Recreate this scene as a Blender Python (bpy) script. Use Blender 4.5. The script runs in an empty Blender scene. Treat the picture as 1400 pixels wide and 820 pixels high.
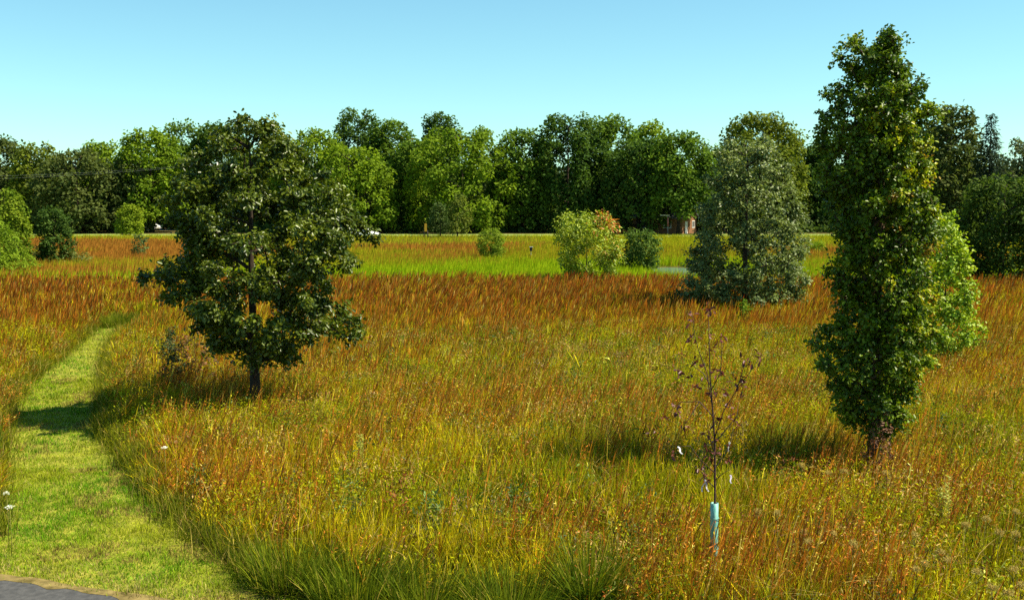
import bpy, math, random
import numpy as np
from mathutils import Vector

# ------------------------------------------------------------------ basics
rng = np.random.default_rng(7)
random.seed(7)
scene = bpy.context.scene
COL = scene.collection
CAMZ = 6.0
F = 1500.0                     # focal length in photo pixels (photo 1400 x 820)
PITCH = math.atan(140 / F)
CP, SP = math.cos(PITCH), math.sin(PITCH)


def ray(px, py):
    u, v = (px - 700) / F, (410 - py) / F
    return u, CP + v * SP, -SP + v * CP


def ground(px, py, z=0.0):
    u, a, b = ray(px, py)
    t = (z - CAMZ) / b
    return u * t, a * t


def at(px, py, y):
    u, a, b = ray(px, py)
    t = y / a
    return np.array([u * t, y, CAMZ + b * t])


def tag(o, label=None, cat=None, group=None, kind=None):
    if label: o['label'] = label
    if cat: o['category'] = cat
    if group: o['group'] = group
    if kind: o['kind'] = kind
    return o


def empty(name, loc, label, cat, group=None, rz=0.0):
    o = bpy.data.objects.new(name, None)
    o.empty_display_size = 0.3
    COL.objects.link(o)
    o.location = loc
    o.rotation_euler = (0, 0, rz)
    return tag(o, label, cat, group)


def link(name, me, mat, parent=None):
    o = bpy.data.objects.new(name, me)
    COL.objects.link(o)
    if mat is not None and len(me.materials) == 0:
        me.materials.append(mat)
    if parent: o.parent = parent
    return o


def make_mesh(name, V, quads=None, tris=None, C=None, smooth=True):
    me = bpy.data.meshes.new(name)
    V = np.ascontiguousarray(V, dtype=np.float32)
    nq = 0 if quads is None else len(quads)
    nt = 0 if tris is None else len(tris)
    lv = []
    if nq: lv.append(np.asarray(quads, dtype=np.int32).ravel())
    if nt: lv.append(np.asarray(tris, dtype=np.int32).ravel())
    lv = np.concatenate(lv)
    me.vertices.add(len(V)); me.vertices.foreach_set('co', V.ravel())
    me.loops.add(len(lv)); me.loops.foreach_set('vertex_index', lv)
    me.polygons.add(nq + nt)
    starts = np.concatenate([np.arange(nq) * 4, nq * 4 + np.arange(nt) * 3]).astype(np.int32)
    me.polygons.foreach_set('loop_start', starts)
    me.polygons.foreach_set('use_smooth', np.full(nq + nt, smooth, dtype=bool))
    if C is not None:
        at_ = me.color_attributes.new('Col', 'FLOAT_COLOR', 'POINT')
        c4 = np.ones((len(V), 4), dtype=np.float32)
        c4[:, :3] = np.clip(C, 0, 1)
        at_.data.foreach_set('color', c4.ravel())
    me.update(calc_edges=True)
    return me


class Geo:
    """collects many shapes into ONE mesh (one part)"""
    def __init__(s):
        s.V, s.Q, s.T, s.C, s.n = [], [], [], [], 0

    def add(s, V, Q=None, T=None, C=None):
        V = np.asarray(V, dtype=np.float64).reshape(-1, 3)
        s.V.append(V)
        if Q is not None and len(Q): s.Q.append(np.asarray(Q).reshape(-1, 4) + s.n)
        if T is not None and len(T): s.T.append(np.asarray(T).reshape(-1, 3) + s.n)
        if C is None: C = np.ones((len(V), 3)) * 0.5
        s.C.append(np.broadcast_to(np.asarray(C, dtype=np.float64), (len(V), 3)))
        s.n += len(V)
        return s

    def box(s, c, d, rz=0.0):
        x, y, z = np.array(d) / 2
        V = np.array([[-x, -y, -z], [x, -y, -z], [x, y, -z], [-x, y, -z], [-x, -y, z], [x, -y, z], [x, y, z], [-x, y, z]])
        ca, sa = math.cos(rz), math.sin(rz)
        V = V @ np.array([[ca, sa, 0], [-sa, ca, 0], [0, 0, 1]]) + np.array(c)
        return s.add(V, [[0, 3, 2, 1], [4, 5, 6, 7], [0, 1, 5, 4], [1, 2, 6, 5], [2, 3, 7, 6], [3, 0, 4, 7]])

    def tube(s, P, R, k=6, C=None):
        P = np.asarray(P, dtype=np.float64)
        n = len(P)
        R = np.broadcast_to(np.asarray(R, dtype=np.float64), (n,))
        T = np.gradient(P, axis=0)
        T /= np.linalg.norm(T, axis=1, keepdims=True) + 1e-9
        ref = np.where(np.abs(T[:, 2:3]) > 0.9, np.array([[1.0, 0, 0]]), np.array([[0, 0, 1.0]]))
        A = np.cross(T, ref); A /= np.linalg.norm(A, axis=1, keepdims=True) + 1e-9
        # keep frames continuous
        for i in range(1, n):
            a = A[i - 1] - T[i] * np.dot(A[i - 1], T[i])
            l = np.linalg.norm(a)
            if l > 1e-6: A[i] = a / l
        B = np.cross(T, A)
        th = np.arange(k) / k * 2 * math.pi
        V = P[:, None] + R[:, None, None] * (np.cos(th)[None, :, None] * A[:, None] + np.sin(th)[None, :, None] * B[:, None])
        i = np.arange(n - 1)[:, None] * k; j = np.arange(k)[None]; j2 = (j + 1) % k
        Q = np.stack([i + j, i + j2, i + k + j2, i + k + j], -1).reshape(-1, 4)
        V = V.reshape(-1, 3)
        cap = [[0, a + 1, a] for a in range(1, k - 1)] + [[(n - 1) * k, (n - 1) * k + a, (n - 1) * k + a + 1] for a in range(1, k - 1)]
        if C is not None and np.ndim(C) == 2: C = np.repeat(np.asarray(C), k, axis=0)
        return s.add(V, Q, cap, C)

    def mesh(s, name, smooth=True):
        V = np.concatenate(s.V)
        Q = np.concatenate(s.Q) if s.Q else None
        T = np.concatenate(s.T) if s.T else None
        return make_mesh(name, V, Q, T, np.concatenate(s.C), smooth)

    def build(s, name, mat, parent=None, smooth=True):
        return link(name, s.mesh(name, smooth), mat, parent)


def unit(v):
    return v / (np.linalg.norm(v, axis=-1, keepdims=True) + 1e-9)


def noise2(x, y, scale, seed):
    x = np.asarray(x) / scale + 137.3; y = np.asarray(y) / scale + 71.9
    xi, yi = np.floor(x).astype(np.int64), np.floor(y).astype(np.int64)
    fx, fy = x - xi, y - yi
    fx = fx * fx * (3 - 2 * fx); fy = fy * fy * (3 - 2 * fy)

    def h(a, b):
        n = (a * 374761393 + b * 668265263 + seed * 974711) & 0x7fffffff
        n = ((n ^ (n >> 13)) * 1274126177) & 0x7fffffff
        return ((n ^ (n >> 16)) & 0xffff) / 65535.0
    return (h(xi, yi) * (1 - fx) + h(xi + 1, yi) * fx) * (1 - fy) + (h(xi, yi + 1) * (1 - fx) + h(xi + 1, yi + 1) * fx) * fy


def fbm(x, y, scale, seed, n=3):
    s, a, t = 0, 1.0, 0
    for i in range(n):
        s = s + a * noise2(x, y, scale / 2 ** i, seed + i * 17); t += a; a *= 0.5
    return s / t


# ------------------------------------------------------------------ materials
def new_mat(name):
    m = bpy.data.materials.new(name)
    m.use_nodes = True
    m.node_tree.nodes.clear()
    return m, m.node_tree.nodes, m.node_tree.links


def leaf_mat(name, rough=0.5, trans=0.35, spec=0.4, tint=(1.15, 1.2, 0.6)):
    m, N, L = new_mat(name)
    at_ = N.new('ShaderNodeAttribute'); at_.attribute_name = 'Col'
    p = N.new('ShaderNodeBsdfPrincipled')
    p.inputs['Roughness'].default_value = rough
    p.inputs['Specular IOR Level'].default_value = spec
    t = N.new('ShaderNodeBsdfTranslucent')
    mul = N.new('ShaderNodeVectorMath'); mul.operation = 'MULTIPLY'
    mul.inputs[1].default_value = tint
    mx = N.new('ShaderNodeMixShader'); mx.inputs[0].default_value = trans
    out = N.new('ShaderNodeOutputMaterial')
    L.new(at_.outputs['Color'], p.inputs['Base Color'])
    L.new(at_.outputs['Color'], mul.inputs[0]); L.new(mul.outputs[0], t.inputs['Color'])
    L.new(p.outputs[0], mx.inputs[1]); L.new(t.outputs[0], mx.inputs[2])
    L.new(mx.outputs[0], out.inputs['Surface'])
    return m


def noise_mat(name, c1, c2, scale=8.0, rough=0.85, spec=0.3, detail=6, bump=0.0, stretch=None, metallic=0.0):
    m, N, L = new_mat(name)
    p = N.new('ShaderNodeBsdfPrincipled'); out = N.new('ShaderNodeOutputMaterial')
    p.inputs['Roughness'].default_value = rough
    p.inputs['Specular IOR Level'].default_value = spec
    p.inputs['Metallic'].default_value = metallic
    tc = N.new('ShaderNodeTexCoord')
    mp = N.new('ShaderNodeMapping')
    if stretch: mp.inputs['Scale'].default_value = stretch
    nz = N.new('ShaderNodeTexNoise'); nz.inputs['Scale'].default_value = scale; nz.inputs['Detail'].default_value = detail
    cr = N.new('ShaderNodeValToRGB')
    cr.color_ramp.elements[0].position = 0.35; cr.color_ramp.elements[1].position = 0.68
    cr.color_ramp.elements[0].color = (*c1, 1); cr.color_ramp.elements[1].color = (*c2, 1)
    L.new(tc.outputs['Object'], mp.inputs[0]); L.new(mp.outputs[0], nz.inputs['Vector'])
    L.new(nz.outputs['Fac'], cr.inputs[0]); L.new(cr.outputs[0], p.inputs['Base Color'])
    if bump:
        b = N.new('ShaderNodeBump'); b.inputs['Strength'].default_value = bump; b.inputs['Distance'].default_value = 0.05
        L.new(nz.outputs['Fac'], b.inputs['Height']); L.new(b.outputs[0], p.inputs['Normal'])
    L.new(p.outputs[0], out.inputs['Surface'])
    return m


M_grass = leaf_mat('grass blades', 0.8, 0.33, 0.02, (1.15, 1.1, 0.7))
M_leaf = leaf_mat('matte leaves', 0.55, 0.30, 0.35)
M_far = leaf_mat('distant leaves', 0.7, 0.38, 0.06)
M_gloss = leaf_mat('glossy oak leaves', 0.36, 0.32, 0.35)
M_pear = leaf_mat('waxy leaves', 0.42, 0.32, 0.25)
M_bark = noise_mat('grey brown bark', (0.045, 0.029, 0.016), (0.13, 0.080, 0.045), 9, 0.9, 0.2, bump=0.6, stretch=(3, 3, 0.6))
M_dkbark = noise_mat('dark bark', (0.02, 0.014, 0.009), (0.06, 0.040, 0.026), 7, 0.9, 0.2, bump=0.5, stretch=(3, 3, 0.6))
M_twig = noise_mat('purple brown twigs', (0.035, 0.014, 0.014), (0.075, 0.035, 0.03), 30, 0.7, 0.3)
M_soil = noise_mat('thatch and soil', (0.05, 0.042, 0.014), (0.12, 0.095, 0.025), 1.6, 0.95, 0.1, 8)
M_mown = noise_mat('mown turf', (0.13, 0.15, 0.012), (0.28, 0.26, 0.03), 2.2, 0.9, 0.15, 10, bump=0.6)
M_lawn = noise_mat('far lawn', (0.14, 0.20, 0.04), (0.24, 0.30, 0.08), 0.4, 0.9, 0.15, 8)
M_asph = noise_mat('worn asphalt', (0.046, 0.045, 0.045), (0.072, 0.070, 0.069), 9, 0.85, 0.3, 14, bump=0.5)
M_road = noise_mat('pale road', (0.32, 0.31, 0.28), (0.42, 0.40, 0.36), 3, 0.9, 0.2)
M_litter = noise_mat('dry clippings', (0.09, 0.07, 0.022), (0.22, 0.165, 0.06), 5, 0.95, 0.1, 10, bump=0.5)


def plain(name, c, rough=0.5, spec=0.4, metallic=0.0, var=0.12, scale=6):
    return noise_mat(name, tuple(v * (1 - var) for v in c), tuple(min(1, v * (1 + var)) for v in c), scale, rough, spec, metallic=metallic)


# ------------------------------------------------------------------ camera, light, sky
cam = bpy.data.cameras.new('camera')
camo = bpy.data.objects.new('camera', cam); COL.objects.link(camo)
camo.location = (0, 0, CAMZ)
camo.rotation_euler = (math.pi / 2 - PITCH, 0, 0)
cam.sensor_width = 36; cam.lens = 36 * F / 1400
cam.clip_end = 6000; cam.clip_start = 0.1
scene.camera = camo

EL, BACK = math.radians(53), math.radians(-5)      # sun to the right of the view
sd = Vector((math.cos(EL) * math.cos(BACK), math.cos(EL) * math.sin(BACK), math.sin(EL)))
sun = bpy.data.lights.new('sun', 'SUN'); sun.energy = 5.0; sun.angle = math.radians(0.53); sun.color = (1.0, 0.91, 0.70)
so = bpy.data.objects.new('sun', sun); COL.objects.link(so)
so.rotation_euler = sd.to_track_quat('Z', 'Y').to_euler(); so.location = (60, 0, 60)

w = bpy.data.worlds.new('World'); scene.world = w; w.use_nodes = True
N, L = w.node_tree.nodes, w.node_tree.links
bg = N['Background']; bg.inputs['Strength'].default_value = 0.062
sky = N.new('ShaderNodeTexSky'); sky.sky_type = 'NISHITA'; sky.sun_disc = False
sky.sun_elevation = EL; sky.sun_rotation = math.radians(90) - BACK
sky.altitude = 200; sky.air_density = 1.0; sky.dust_density = 0.25; sky.ozone_density = 1.0
tintn = N.new('ShaderNodeVectorMath'); tintn.operation = 'MULTIPLY'; tintn.inputs[1].default_value = (0.80, 1.22, 1.17)   # the clear cyan cast of the day
L.new(sky.outputs[0], tintn.inputs[0]); L.new(tintn.outputs[0], bg.inputs['Color'])

scene.view_settings.view_transform = 'Standard'
scene.view_settings.look = 'None'
scene.view_settings.gamma = 1.0
scene.view_settings.exposure = 1.18
scene.view_settings.use_curve_mapping = False
scene.render.engine = 'CYCLES'
scene.cycles.use_denoising = False
scene.cycles.max_bounces = 6
scene.cycles.diffuse_bounces = 2
scene.cycles.glossy_bounces = 2
scene.cycles.transmission_bounces = 3
scene.cycles.caustics_reflective = False
scene.cycles.caustics_refractive = False

# ------------------------------------------------------------------ ground, path, trail
def sheet(name, pts, z, mat):
    P = [(x, y, z) for x, y in pts]
    me = bpy.data.meshes.new(name)
    me.from_pydata(P, [], [list(range(len(P)))])
    me.update()
    if me.polygons[0].normal.z < 0: me.flip_normals()
    return tag(link(name, me, mat), kind='structure')


sheet('ground', [(-1500, -300), (1500, -300), (1500, 3000), (-1500, 3000)], 0.0, M_soil)
sheet('lawn', [(-150, 156), (150, 156), (170, 181), (-170, 181)], 0.006, M_lawn)

path_R = [ground(*p) for p in [(430, 818), (350, 800), (270, 745), (230, 705), (190, 660), (150, 610), (138, 588), (141, 545), (144, 500), (152, 472), (166, 456), (185, 447), (210, 442)]]
path_L = [ground(*p) for p in [(190, 438), (150, 440), (128, 452), (108, 470), (74, 498), (36, 528), (14, 560), (4, 600), (2, 650), (0, 700), (-8, 742)]]
trail_edge = lambda x: 13.80 - 0.374 * x                     # far edge of the asphalt trail
near_l = (-14, trail_edge(-14) - 0.08); near_r = (3.5, trail_edge(3.5) - 0.08)
path_poly = [near_l, near_r, (0.5, 15.7)] + path_R + path_L + [(-14, 20.0)]
sheet('path', path_poly, 0.004, M_mown)
# dry verge between turf and trail
vx = np.arange(-22, 14, .12)
far_e = [(float(x_), float(trail_edge(x_) + .02 + .26 * fbm(x_, 3.0, .7, 60))) for x_ in vx]
near_e = [(float(x_), float(trail_edge(x_) - .16 * fbm(x_, 9.0, .35, 61) ** 2 * 2 + .03)) for x_ in vx]
sheet('verge', far_e + near_e[::-1], 0.034, M_litter)
g = Geo(); a, b = -30.0, 22.0
tv = [(a, trail_edge(a)), (b, trail_edge(b)), (b - 1.0, trail_edge(b) - 2.9), (a - 1.0, trail_edge(a) - 2.9)]
V = [(x, y, 0.03) for x, y in tv] + [(x, y, -0.1) for x, y in tv]
g.add(V, [[0, 3, 2, 1], [4, 5, 6, 7], [0, 1, 5, 4], [1, 2, 6, 5], [2, 3, 7, 6], [3, 0, 4, 7]])
tag(g.build('trail', M_asph, smooth=False), kind='structure')

def in_poly(x, y, poly):
    inside = np.zeros(len(x), dtype=bool)
    n = len(poly)
    for i in range(n):
        x1, y1 = poly[i]; x2, y2 = poly[(i + 1) % n]
        if y1 == y2: continue
        c = ((y1 > y) != (y2 > y)) & (x < (x2 - x1) * (y - y1) / (y2 - y1) + x1)
        inside ^= c
    return inside


def dist_poly(x, y, poly):
    d = np.full(len(x), 1e9)
    n = len(poly)
    for i in range(n):
        a = np.array(poly[i]); b = np.array(poly[(i + 1) % n]); e = b - a
        t = np.clip(((x - a[0]) * e[0] + (y - a[1]) * e[1]) / (e @ e + 1e-9), 0, 1)
        d = np.minimum(d, np.hypot(x - a[0] - t * e[0], y - a[1] - t * e[1]))
    return d


front_x = [-14, -8, -6.5, -3.97, -2.95, 0, 6.9, 20]
front_y = [20.3, 20.3, 20.7, 17.0, 16.4, 15.4, 13.2, 10.5]


def meadow_mask(x, y):
    return (y > np.interp(x, front_x, front_y)) & ~in_poly(x, y, path_poly)


# ------------------------------------------------------------------ grass
def blades(x, y, h, w, lx, ly, cb, ct, lv=(0, .35, .7, 1.0), wp=(1, .9, .6, 0.0), z0=0.0, mid=None):
    """ribbons: returns V,Q,T,C"""
    n = len(x)
    az = rng.uniform(0, 2 * math.pi, n)
    fx, fy = np.cos(az) * w * 0.5, np.sin(az) * w * 0.5
    k = len(lv)
    V = np.zeros((n, 2 * k - 1, 3), dtype=np.float32); C = np.zeros((n, 2 * k - 1, 3), dtype=np.float32)
    for i, s in enumerate(lv):
        bx = x + lx * s ** 1.6; by = y + ly * s ** 1.6
        bz = z0 + h * s * (1 - 0.25 * s * np.clip((lx * lx + ly * ly) / (h * h), 0, 1))
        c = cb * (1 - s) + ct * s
        if i < k - 1:
            V[:, 2 * i, 0] = bx - fx * wp[i]; V[:, 2 * i, 1] = by - fy * wp[i]; V[:, 2 * i, 2] = bz
            V[:, 2 * i + 1, 0] = bx + fx * wp[i]; V[:, 2 * i + 1, 1] = by + fy * wp[i]; V[:, 2 * i + 1, 2] = bz
            C[:, 2 * i] = c; C[:, 2 * i + 1] = c
        else:
            V[:, 2 * i, 0] = bx; V[:, 2 * i, 1] = by; V[:, 2 * i, 2] = bz; C[:, 2 * i] = c
    o = (np.arange(n) * (2 * k - 1))[:, None]
    Q = np.concatenate([o + np.array([[2 * i, 2 * i + 1, 2 * i + 3, 2 * i + 2]]) for i in range(k - 2)])
    T = o + np.array([[2 * k - 4, 2 * k - 3, 2 * k - 2]])
    return V.reshape(-1, 3), Q, T, C.reshape(-1, 3)


def scatter(y0, y1, dens, clump=0.0):
    """even scatter over the wedge the camera (and a step beside it) sees"""
    area = 0.56 * (y1 ** 2 - y0 ** 2) + 4 * (y1 - y0)
    n = int(area * dens)
    yy = np.sqrt(rng.uniform(0, 1, n) * (y1 ** 2 - y0 ** 2) + y0 ** 2)
    xx = rng.uniform(-1, 1, n) * (yy * 0.56 + 2)
    if clump:
        cell = clump
        gx = np.floor(xx / cell); gy = np.floor(yy / cell)
        r1 = np.modf(np.abs(np.sin(gx * 12.9898 + gy * 78.233) * 43758.5453))[0]
        r2 = np.modf(np.abs(np.sin(gx * 39.346 + gy * 11.135) * 24634.6345))[0]
        k = 0.6
        xx = xx * (1 - k) + k * (gx + r1) * cell
        yy = yy * (1 - k) + k * (gy + r2) * cell
    return xx, yy


def to_px(x, y, z):
    """photo pixel of a ground spot: only used to read the photograph's colour zones off into ground positions"""
    d = y * CP + (CAMZ - z) * SP
    return 700 + F * x / d, 410 + F * ((CAMZ - z) * CP - y * SP) / d


RUST = [  # px, py, sx, sy, amount: patches of rust-red bluestem
    (700, 402, 560, 42, .92), (60, 420, 110, 45, .65), (60, 540, 45, 70, .45), (300, 620, 150, 75, .50), (330, 690, 90, 40, .30),
    (760, 690, 150, 40, .5), (860, 740, 90, 40, .42), (700, 590, 160, 25, .18), (1290, 640, 110, 45, .62), (1090, 660, 90, 45, .38),
    (1350, 470, 80, 60, .42), (1150, 760, 120, 35, .34), (960, 470, 120, 50, .30), (720, 470, 90, 25, .35), (590, 440, 110, 25, .3),
    (280, 470, 45, 40, .35), (440, 470, 60, 40, .28), (1000, 560, 60, 40, .2), (1210, 700, 60, 40, .35), (230, 640, 60, 60, .25), (450, 520, 120, 30, .25)]
GREEN = [  # px, py, sx, sy, amount: fresher green patches
    (470, 790, 120, 32, 1.0), (810, 780, 38, 45, 1.0), (840, 560, 60, 40, .5), (660, 800, 200, 22, .6), (1090, 540, 70, 30, .5),
    (430, 545, 70, 35, .45), (1340, 590, 70, 40, .45), (180, 430, 50, 30, .6), (620, 500, 120, 40, .25), (990, 630, 60, 25, .3),
    (330, 525, 60, 30, .4), (1060, 800, 140, 30, .35), (1010, 690, 60, 25, .35)]


def zone(px, py, L_):
    v = np.zeros(len(px))
    for cx, cy, sx, sy, a in L_:
        v += a * np.exp(-((px - cx) / sx) ** 2 - ((py - cy) / sy) ** 2)
    return v


def rust_at(x, y):
    px, py = to_px(x, y, 0.8)
    n = fbm(x, y, 4.0, 3) - 0.5
    n2 = fbm(x * 1.0, y * 0.5, 1.1, 31) - 0.5
    return np.clip(0.11 + 0.72 * zone(px, py, RUST) + n * 0.9 + n2 * 0.7, 0, 1)


def green_at(x, y):
    px, py = to_px(x, y, 0.6)
    n = fbm(x, y, 3.0, 11) - 0.5
    return np.clip(0.12 + zone(px, py, GREEN) + n * 0.8, 0, 1)


def mixc(a, b, t):
    return np.asarray(a)[None] * (1 - t[:, None]) + np.asarray(b)[None] * t[:, None]


Y_GREEN = (0.35, 0.345, 0.005); YELLOW = (0.60, 0.43, 0.009); D_GREEN = (0.06, 0.125, 0.012); B_GREEN = (0.22, 0.31, 0.010)
RUSTC = (0.37, 0.090, 0.012); RUST2 = (0.48, 0.185, 0.020); STRAW = (0.52, 0.39, 0.10); BROWN = (0.14, 0.055, 0.02)


class Acc:
    def __init__(s): s.V, s.Q, s.T, s.C, s.n = [], [], [], [], 0
    def add(s, V, Q, T, C):
        s.V.append(V); s.C.append(C)
        if Q is not None: s.Q.append(Q + s.n)
        if T is not None: s.T.append(T + s.n)
        s.n += len(V)
    def build(s, name, mat):
        me = make_mesh(name, np.concatenate(s.V), np.concatenate(s.Q), np.concatenate(s.T), np.concatenate(s.C))
        return link(name, me, mat)


def clear_of(x, y, spots):
    k = np.ones(len(x), dtype=bool)
    for sx, sy, r in spots: k &= np.hypot(x - sx, y - sy) > r
    return k


NEAR_Y, MID_Y, FAR_Y = 34.0, 72.0, 158.0


def edge_h(x, y):
    d = dist_poly(x, y, path_poly)
    return 0.45 + 0.55 * np.clip(d / 0.9, 0, 1)


def add_leafy(acc, y0, y1, dens, wmul, hmul=1.0):
    x, y = scatter(y0, y1, dens, 0.22 if y1 < 40 else 0.5)
    k = meadow_mask(x, y); x, y = x[k], y[k]
    r = rust_at(x, y); gq = green_at(x, y)
    n = len(x)
    big = fbm(x, y, 2.2, 77)
    tuft = fbm(x, y, .55, 771, 2)
    kk = rng.random(n) < np.clip(.30 + 1.9 * (tuft - .30), .12, 1)
    x, y, r, gq, big, tuft = x[kk], y[kk], r[kk], gq[kk], big[kk], tuft[kk]; n = len(x)
    h = (0.26 + 0.44 * rng.random(n) + 0.40 * (big - 0.5) + 0.55 * (tuft - .25) + 0.10 * gq).clip(.15) * hmul * edge_h(x, y)
    t = np.clip(gq + rng.normal(0, .22, n), 0, 1)
    warm = np.clip(0.45 + (fbm(x, y, 5.0, 55) - .5) * 1.4 + rng.normal(0, .25, n), 0, 1)
    base = mixc(Y_GREEN, YELLOW, warm)
    ct = base * (1 - t[:, None]) + mixc(B_GREEN, D_GREEN, np.clip(t * 0.9 + rng.normal(0, .3, n), 0, 1)) * t[:, None]
    rr = (rng.random(n) < r * 0.40)
    ct[rr] = mixc(RUSTC, RUST2, rng.random(rr.sum()))
    st = rng.random(n) < 0.05
    ct[st] = np.array(STRAW) * rng.uniform(.6, 1, (st.sum(), 1))
    ct = ct * np.exp(rng.normal(0, .42, (n, 1))) * (.80 + .7 * (noise2(x, y, .35, 5151)[:, None] - .3))
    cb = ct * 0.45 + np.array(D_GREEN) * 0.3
    sp = rng.uniform(0.05, 0.55, n); az = rng.uniform(0, 2 * math.pi, n)
    lx = np.cos(az) * sp + 0.08; ly = np.sin(az) * sp
    w_ = rng.uniform(0.009, 0.027, n) * wmul
    acc.add(*blades(x, y, h, w_, lx, ly, cb, ct))


def add_stems(acc, y0, y1, dens, wmul):
    """tall flowering stems, rust red, all leaning a little with the wind"""
    x, y = scatter(y0, y1, dens, 0.34 if y1 < 40 else 0.6)
    k = meadow_mask(x, y); x, y = x[k], y[k]
    r = rust_at(x, y) * np.clip(.25 + 2.2 * (fbm(x, y, .8, 818, 2) - .25), .1, 1.6)
    k = rng.random(len(x)) < (0.05 + 0.72 * r) * (1 - 0.75 * np.clip(green_at(x, y) - .45, 0, 1))
    x, y, r = x[k], y[k], r[k]; n = len(x)
    h = (0.66 + 0.62 * rng.random(n) + 0.35 * (fbm(x, y, 3, 5) - .5)) * edge_h(x, y)
    ct = mixc(RUSTC, RUST2, np.clip(rng.normal(.45, .3, n), 0, 1))
    y_ = rng.random(n) < 0.22
    ct[y_] = mixc(YELLOW, STRAW, rng.random(y_.sum()))
    d_ = rng.random(n) < 0.20
    ct[d_] = np.array(BROWN) * .7
    ct = ct * np.exp(rng.normal(0, .38, (n, 1)))
    deep = np.clip((y - 45) / 20, 0, 1)[:, None]; ct = ct * (1 - deep * np.array([.12, .26, 0.0]))   # older, redder bluestem towards the back
    cb = mixc(Y_GREEN, RUSTC, rng.random(n)) * 0.8
    wind = 0.16 + 0.16 * fbm(x, y, 6, 21)
    lx = rng.normal(0, .11, n) + wind * (0.6 + 0.8 * rng.random(n)); ly = rng.normal(0, .12, n) - 0.04
    w_ = rng.uniform(0.007, 0.016, n) * wmul
    acc.add(*blades(x, y, h, w_, lx, ly, cb, ct, (0, .45, .70, .86, 1.0), (.45, .4, .8, 1.25, 0)))
    if y1 < 40:                                   # loose feathery spikelets near the tops
        q = rng.random(n) < .55; m = int(q.sum())
        for f_ in (.80, .88, .95):
            P_ = np.stack([x[q] + lx[q] * f_ ** 1.6, y[q] + ly[q] * f_ ** 1.6, h[q] * f_ * .97], 1)
            V_, T_, C_ = leaf_tris(P_, rdir(m) + np.array([.35, 0, .5]), rdir(m), rng.uniform(.04, .09, m), rng.uniform(.010, .018, m), ct[q] * 1.25 + .02)
            acc.add(V_, None, T_, C_)


def leaf_quads(P, D, Nn, ln, wd, col, fold=0.25):
    """folded six-point leaves"""
    n = len(P)
    D = unit(D); S = unit(np.cross(Nn, D)); U = np.cross(D, S)
    ln = np.broadcast_to(ln, (n,))[:, None]; wd = np.broadcast_to(wd, (n,))[:, None]
    V = np.zeros((n, 6, 3))
    V[:, 0] = P
    V[:, 1] = P + D * ln * .35 + S * wd * .42 + U * wd * fold
    V[:, 2] = P + D * ln * .75 + S * wd * .40 + U * wd * fold
    V[:, 3] = P + D * ln
    V[:, 4] = P + D * ln * .75 - S * wd * .40 + U * wd * fold
    V[:, 5] = P + D * ln * .35 - S * wd * .42 + U * wd * fold
    o = (np.arange(n) * 6)[:, None]
    Q = np.concatenate([o + np.array([[0, 1, 2, 3]]), o + np.array([[0, 3, 4, 5]])])
    return V.reshape(-1, 3), Q, np.repeat(col, 6, axis=0)


def leaf_tris(P, D, Nn, ln, wd, col, fold=0.2):
    n = len(P)
    D = unit(D); S = unit(np.cross(Nn, D)); U = np.cross(D, S)
    ln = np.broadcast_to(ln, (n,))[:, None]; wd = np.broadcast_to(wd, (n,))[:, None]
    V = np.zeros((n, 4, 3))
    V[:, 0] = P; V[:, 2] = P + D * ln
    V[:, 1] = P + D * ln * .55 + S * wd * .5 + U * wd * fold
    V[:, 3] = P + D * ln * .55 - S * wd * .5 + U * wd * fold
    o = (np.arange(n) * 4)[:, None]
    T = np.concatenate([o + np.array([[0, 1, 2]]), o + np.array([[0, 2, 3]])])
    return V.reshape(-1, 3), T, np.repeat(col, 4, axis=0)


def rdir(n):
    return unit(rng.normal(0, 1, (n, 3)))


# near meadow: leafy tussocks (one mass), rust stems (one mass), forb foliage (one mass)
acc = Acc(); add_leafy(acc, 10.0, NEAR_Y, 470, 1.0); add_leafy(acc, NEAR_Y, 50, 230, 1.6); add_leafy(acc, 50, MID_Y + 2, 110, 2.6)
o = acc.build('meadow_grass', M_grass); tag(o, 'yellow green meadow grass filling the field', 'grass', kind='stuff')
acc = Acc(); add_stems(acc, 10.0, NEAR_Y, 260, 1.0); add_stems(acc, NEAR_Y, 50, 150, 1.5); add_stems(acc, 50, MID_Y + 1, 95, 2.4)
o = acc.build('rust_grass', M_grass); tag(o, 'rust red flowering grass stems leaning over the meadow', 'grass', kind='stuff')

x, y = scatter(10.0, 46, 520)
k = meadow_mask(x, y); x, y = x[k], y[k]
k = rng.random(len(x)) < np.clip(fbm(x, y, 2.4, 91) * 2.6 - 0.95, 0.03, 1); x, y = x[k], y[k]; n = len(x)
z = rng.uniform(.3, .95, n) * edge_h(x, y)
kind = fbm(x, y, 1.7, 123)
c = mixc(D_GREEN, Y_GREEN, np.clip((kind - .3) * 2.2 + rng.normal(0, .25, n), 0, 1))
hot = (fbm(x, y, 1.3, 222) > .64) & (rng.random(n) < .3)
c[hot] = mixc((0.34, 0.12, 0.025), (0.42, 0.28, 0.03), rng.random(hot.sum()))
tanm = (fbm(x, y, 1.6, 333) > .62) & (rng.random(n) < .6)
c[tanm] = mixc(STRAW, (0.30, 0.17, 0.08), rng.random(tanm.sum()))
c = c * rng.uniform(.6, 1.5, (n, 1))
V, T, C = leaf_tris(np.stack([x, y, z], 1), rdir(n) + np.array([0.1, 0, .4]), rdir(n) + np.array([0, 0, .8]), rng.uniform(.04, .10, n), rng.uniform(.014, .034, n), c)
o = link('forb_foliage', make_mesh('forb_foliage', V, None, T, C), M_grass)
tag(o, 'small forb leaves scattered among the meadow grass', 'foliage', kind='stuff')


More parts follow.
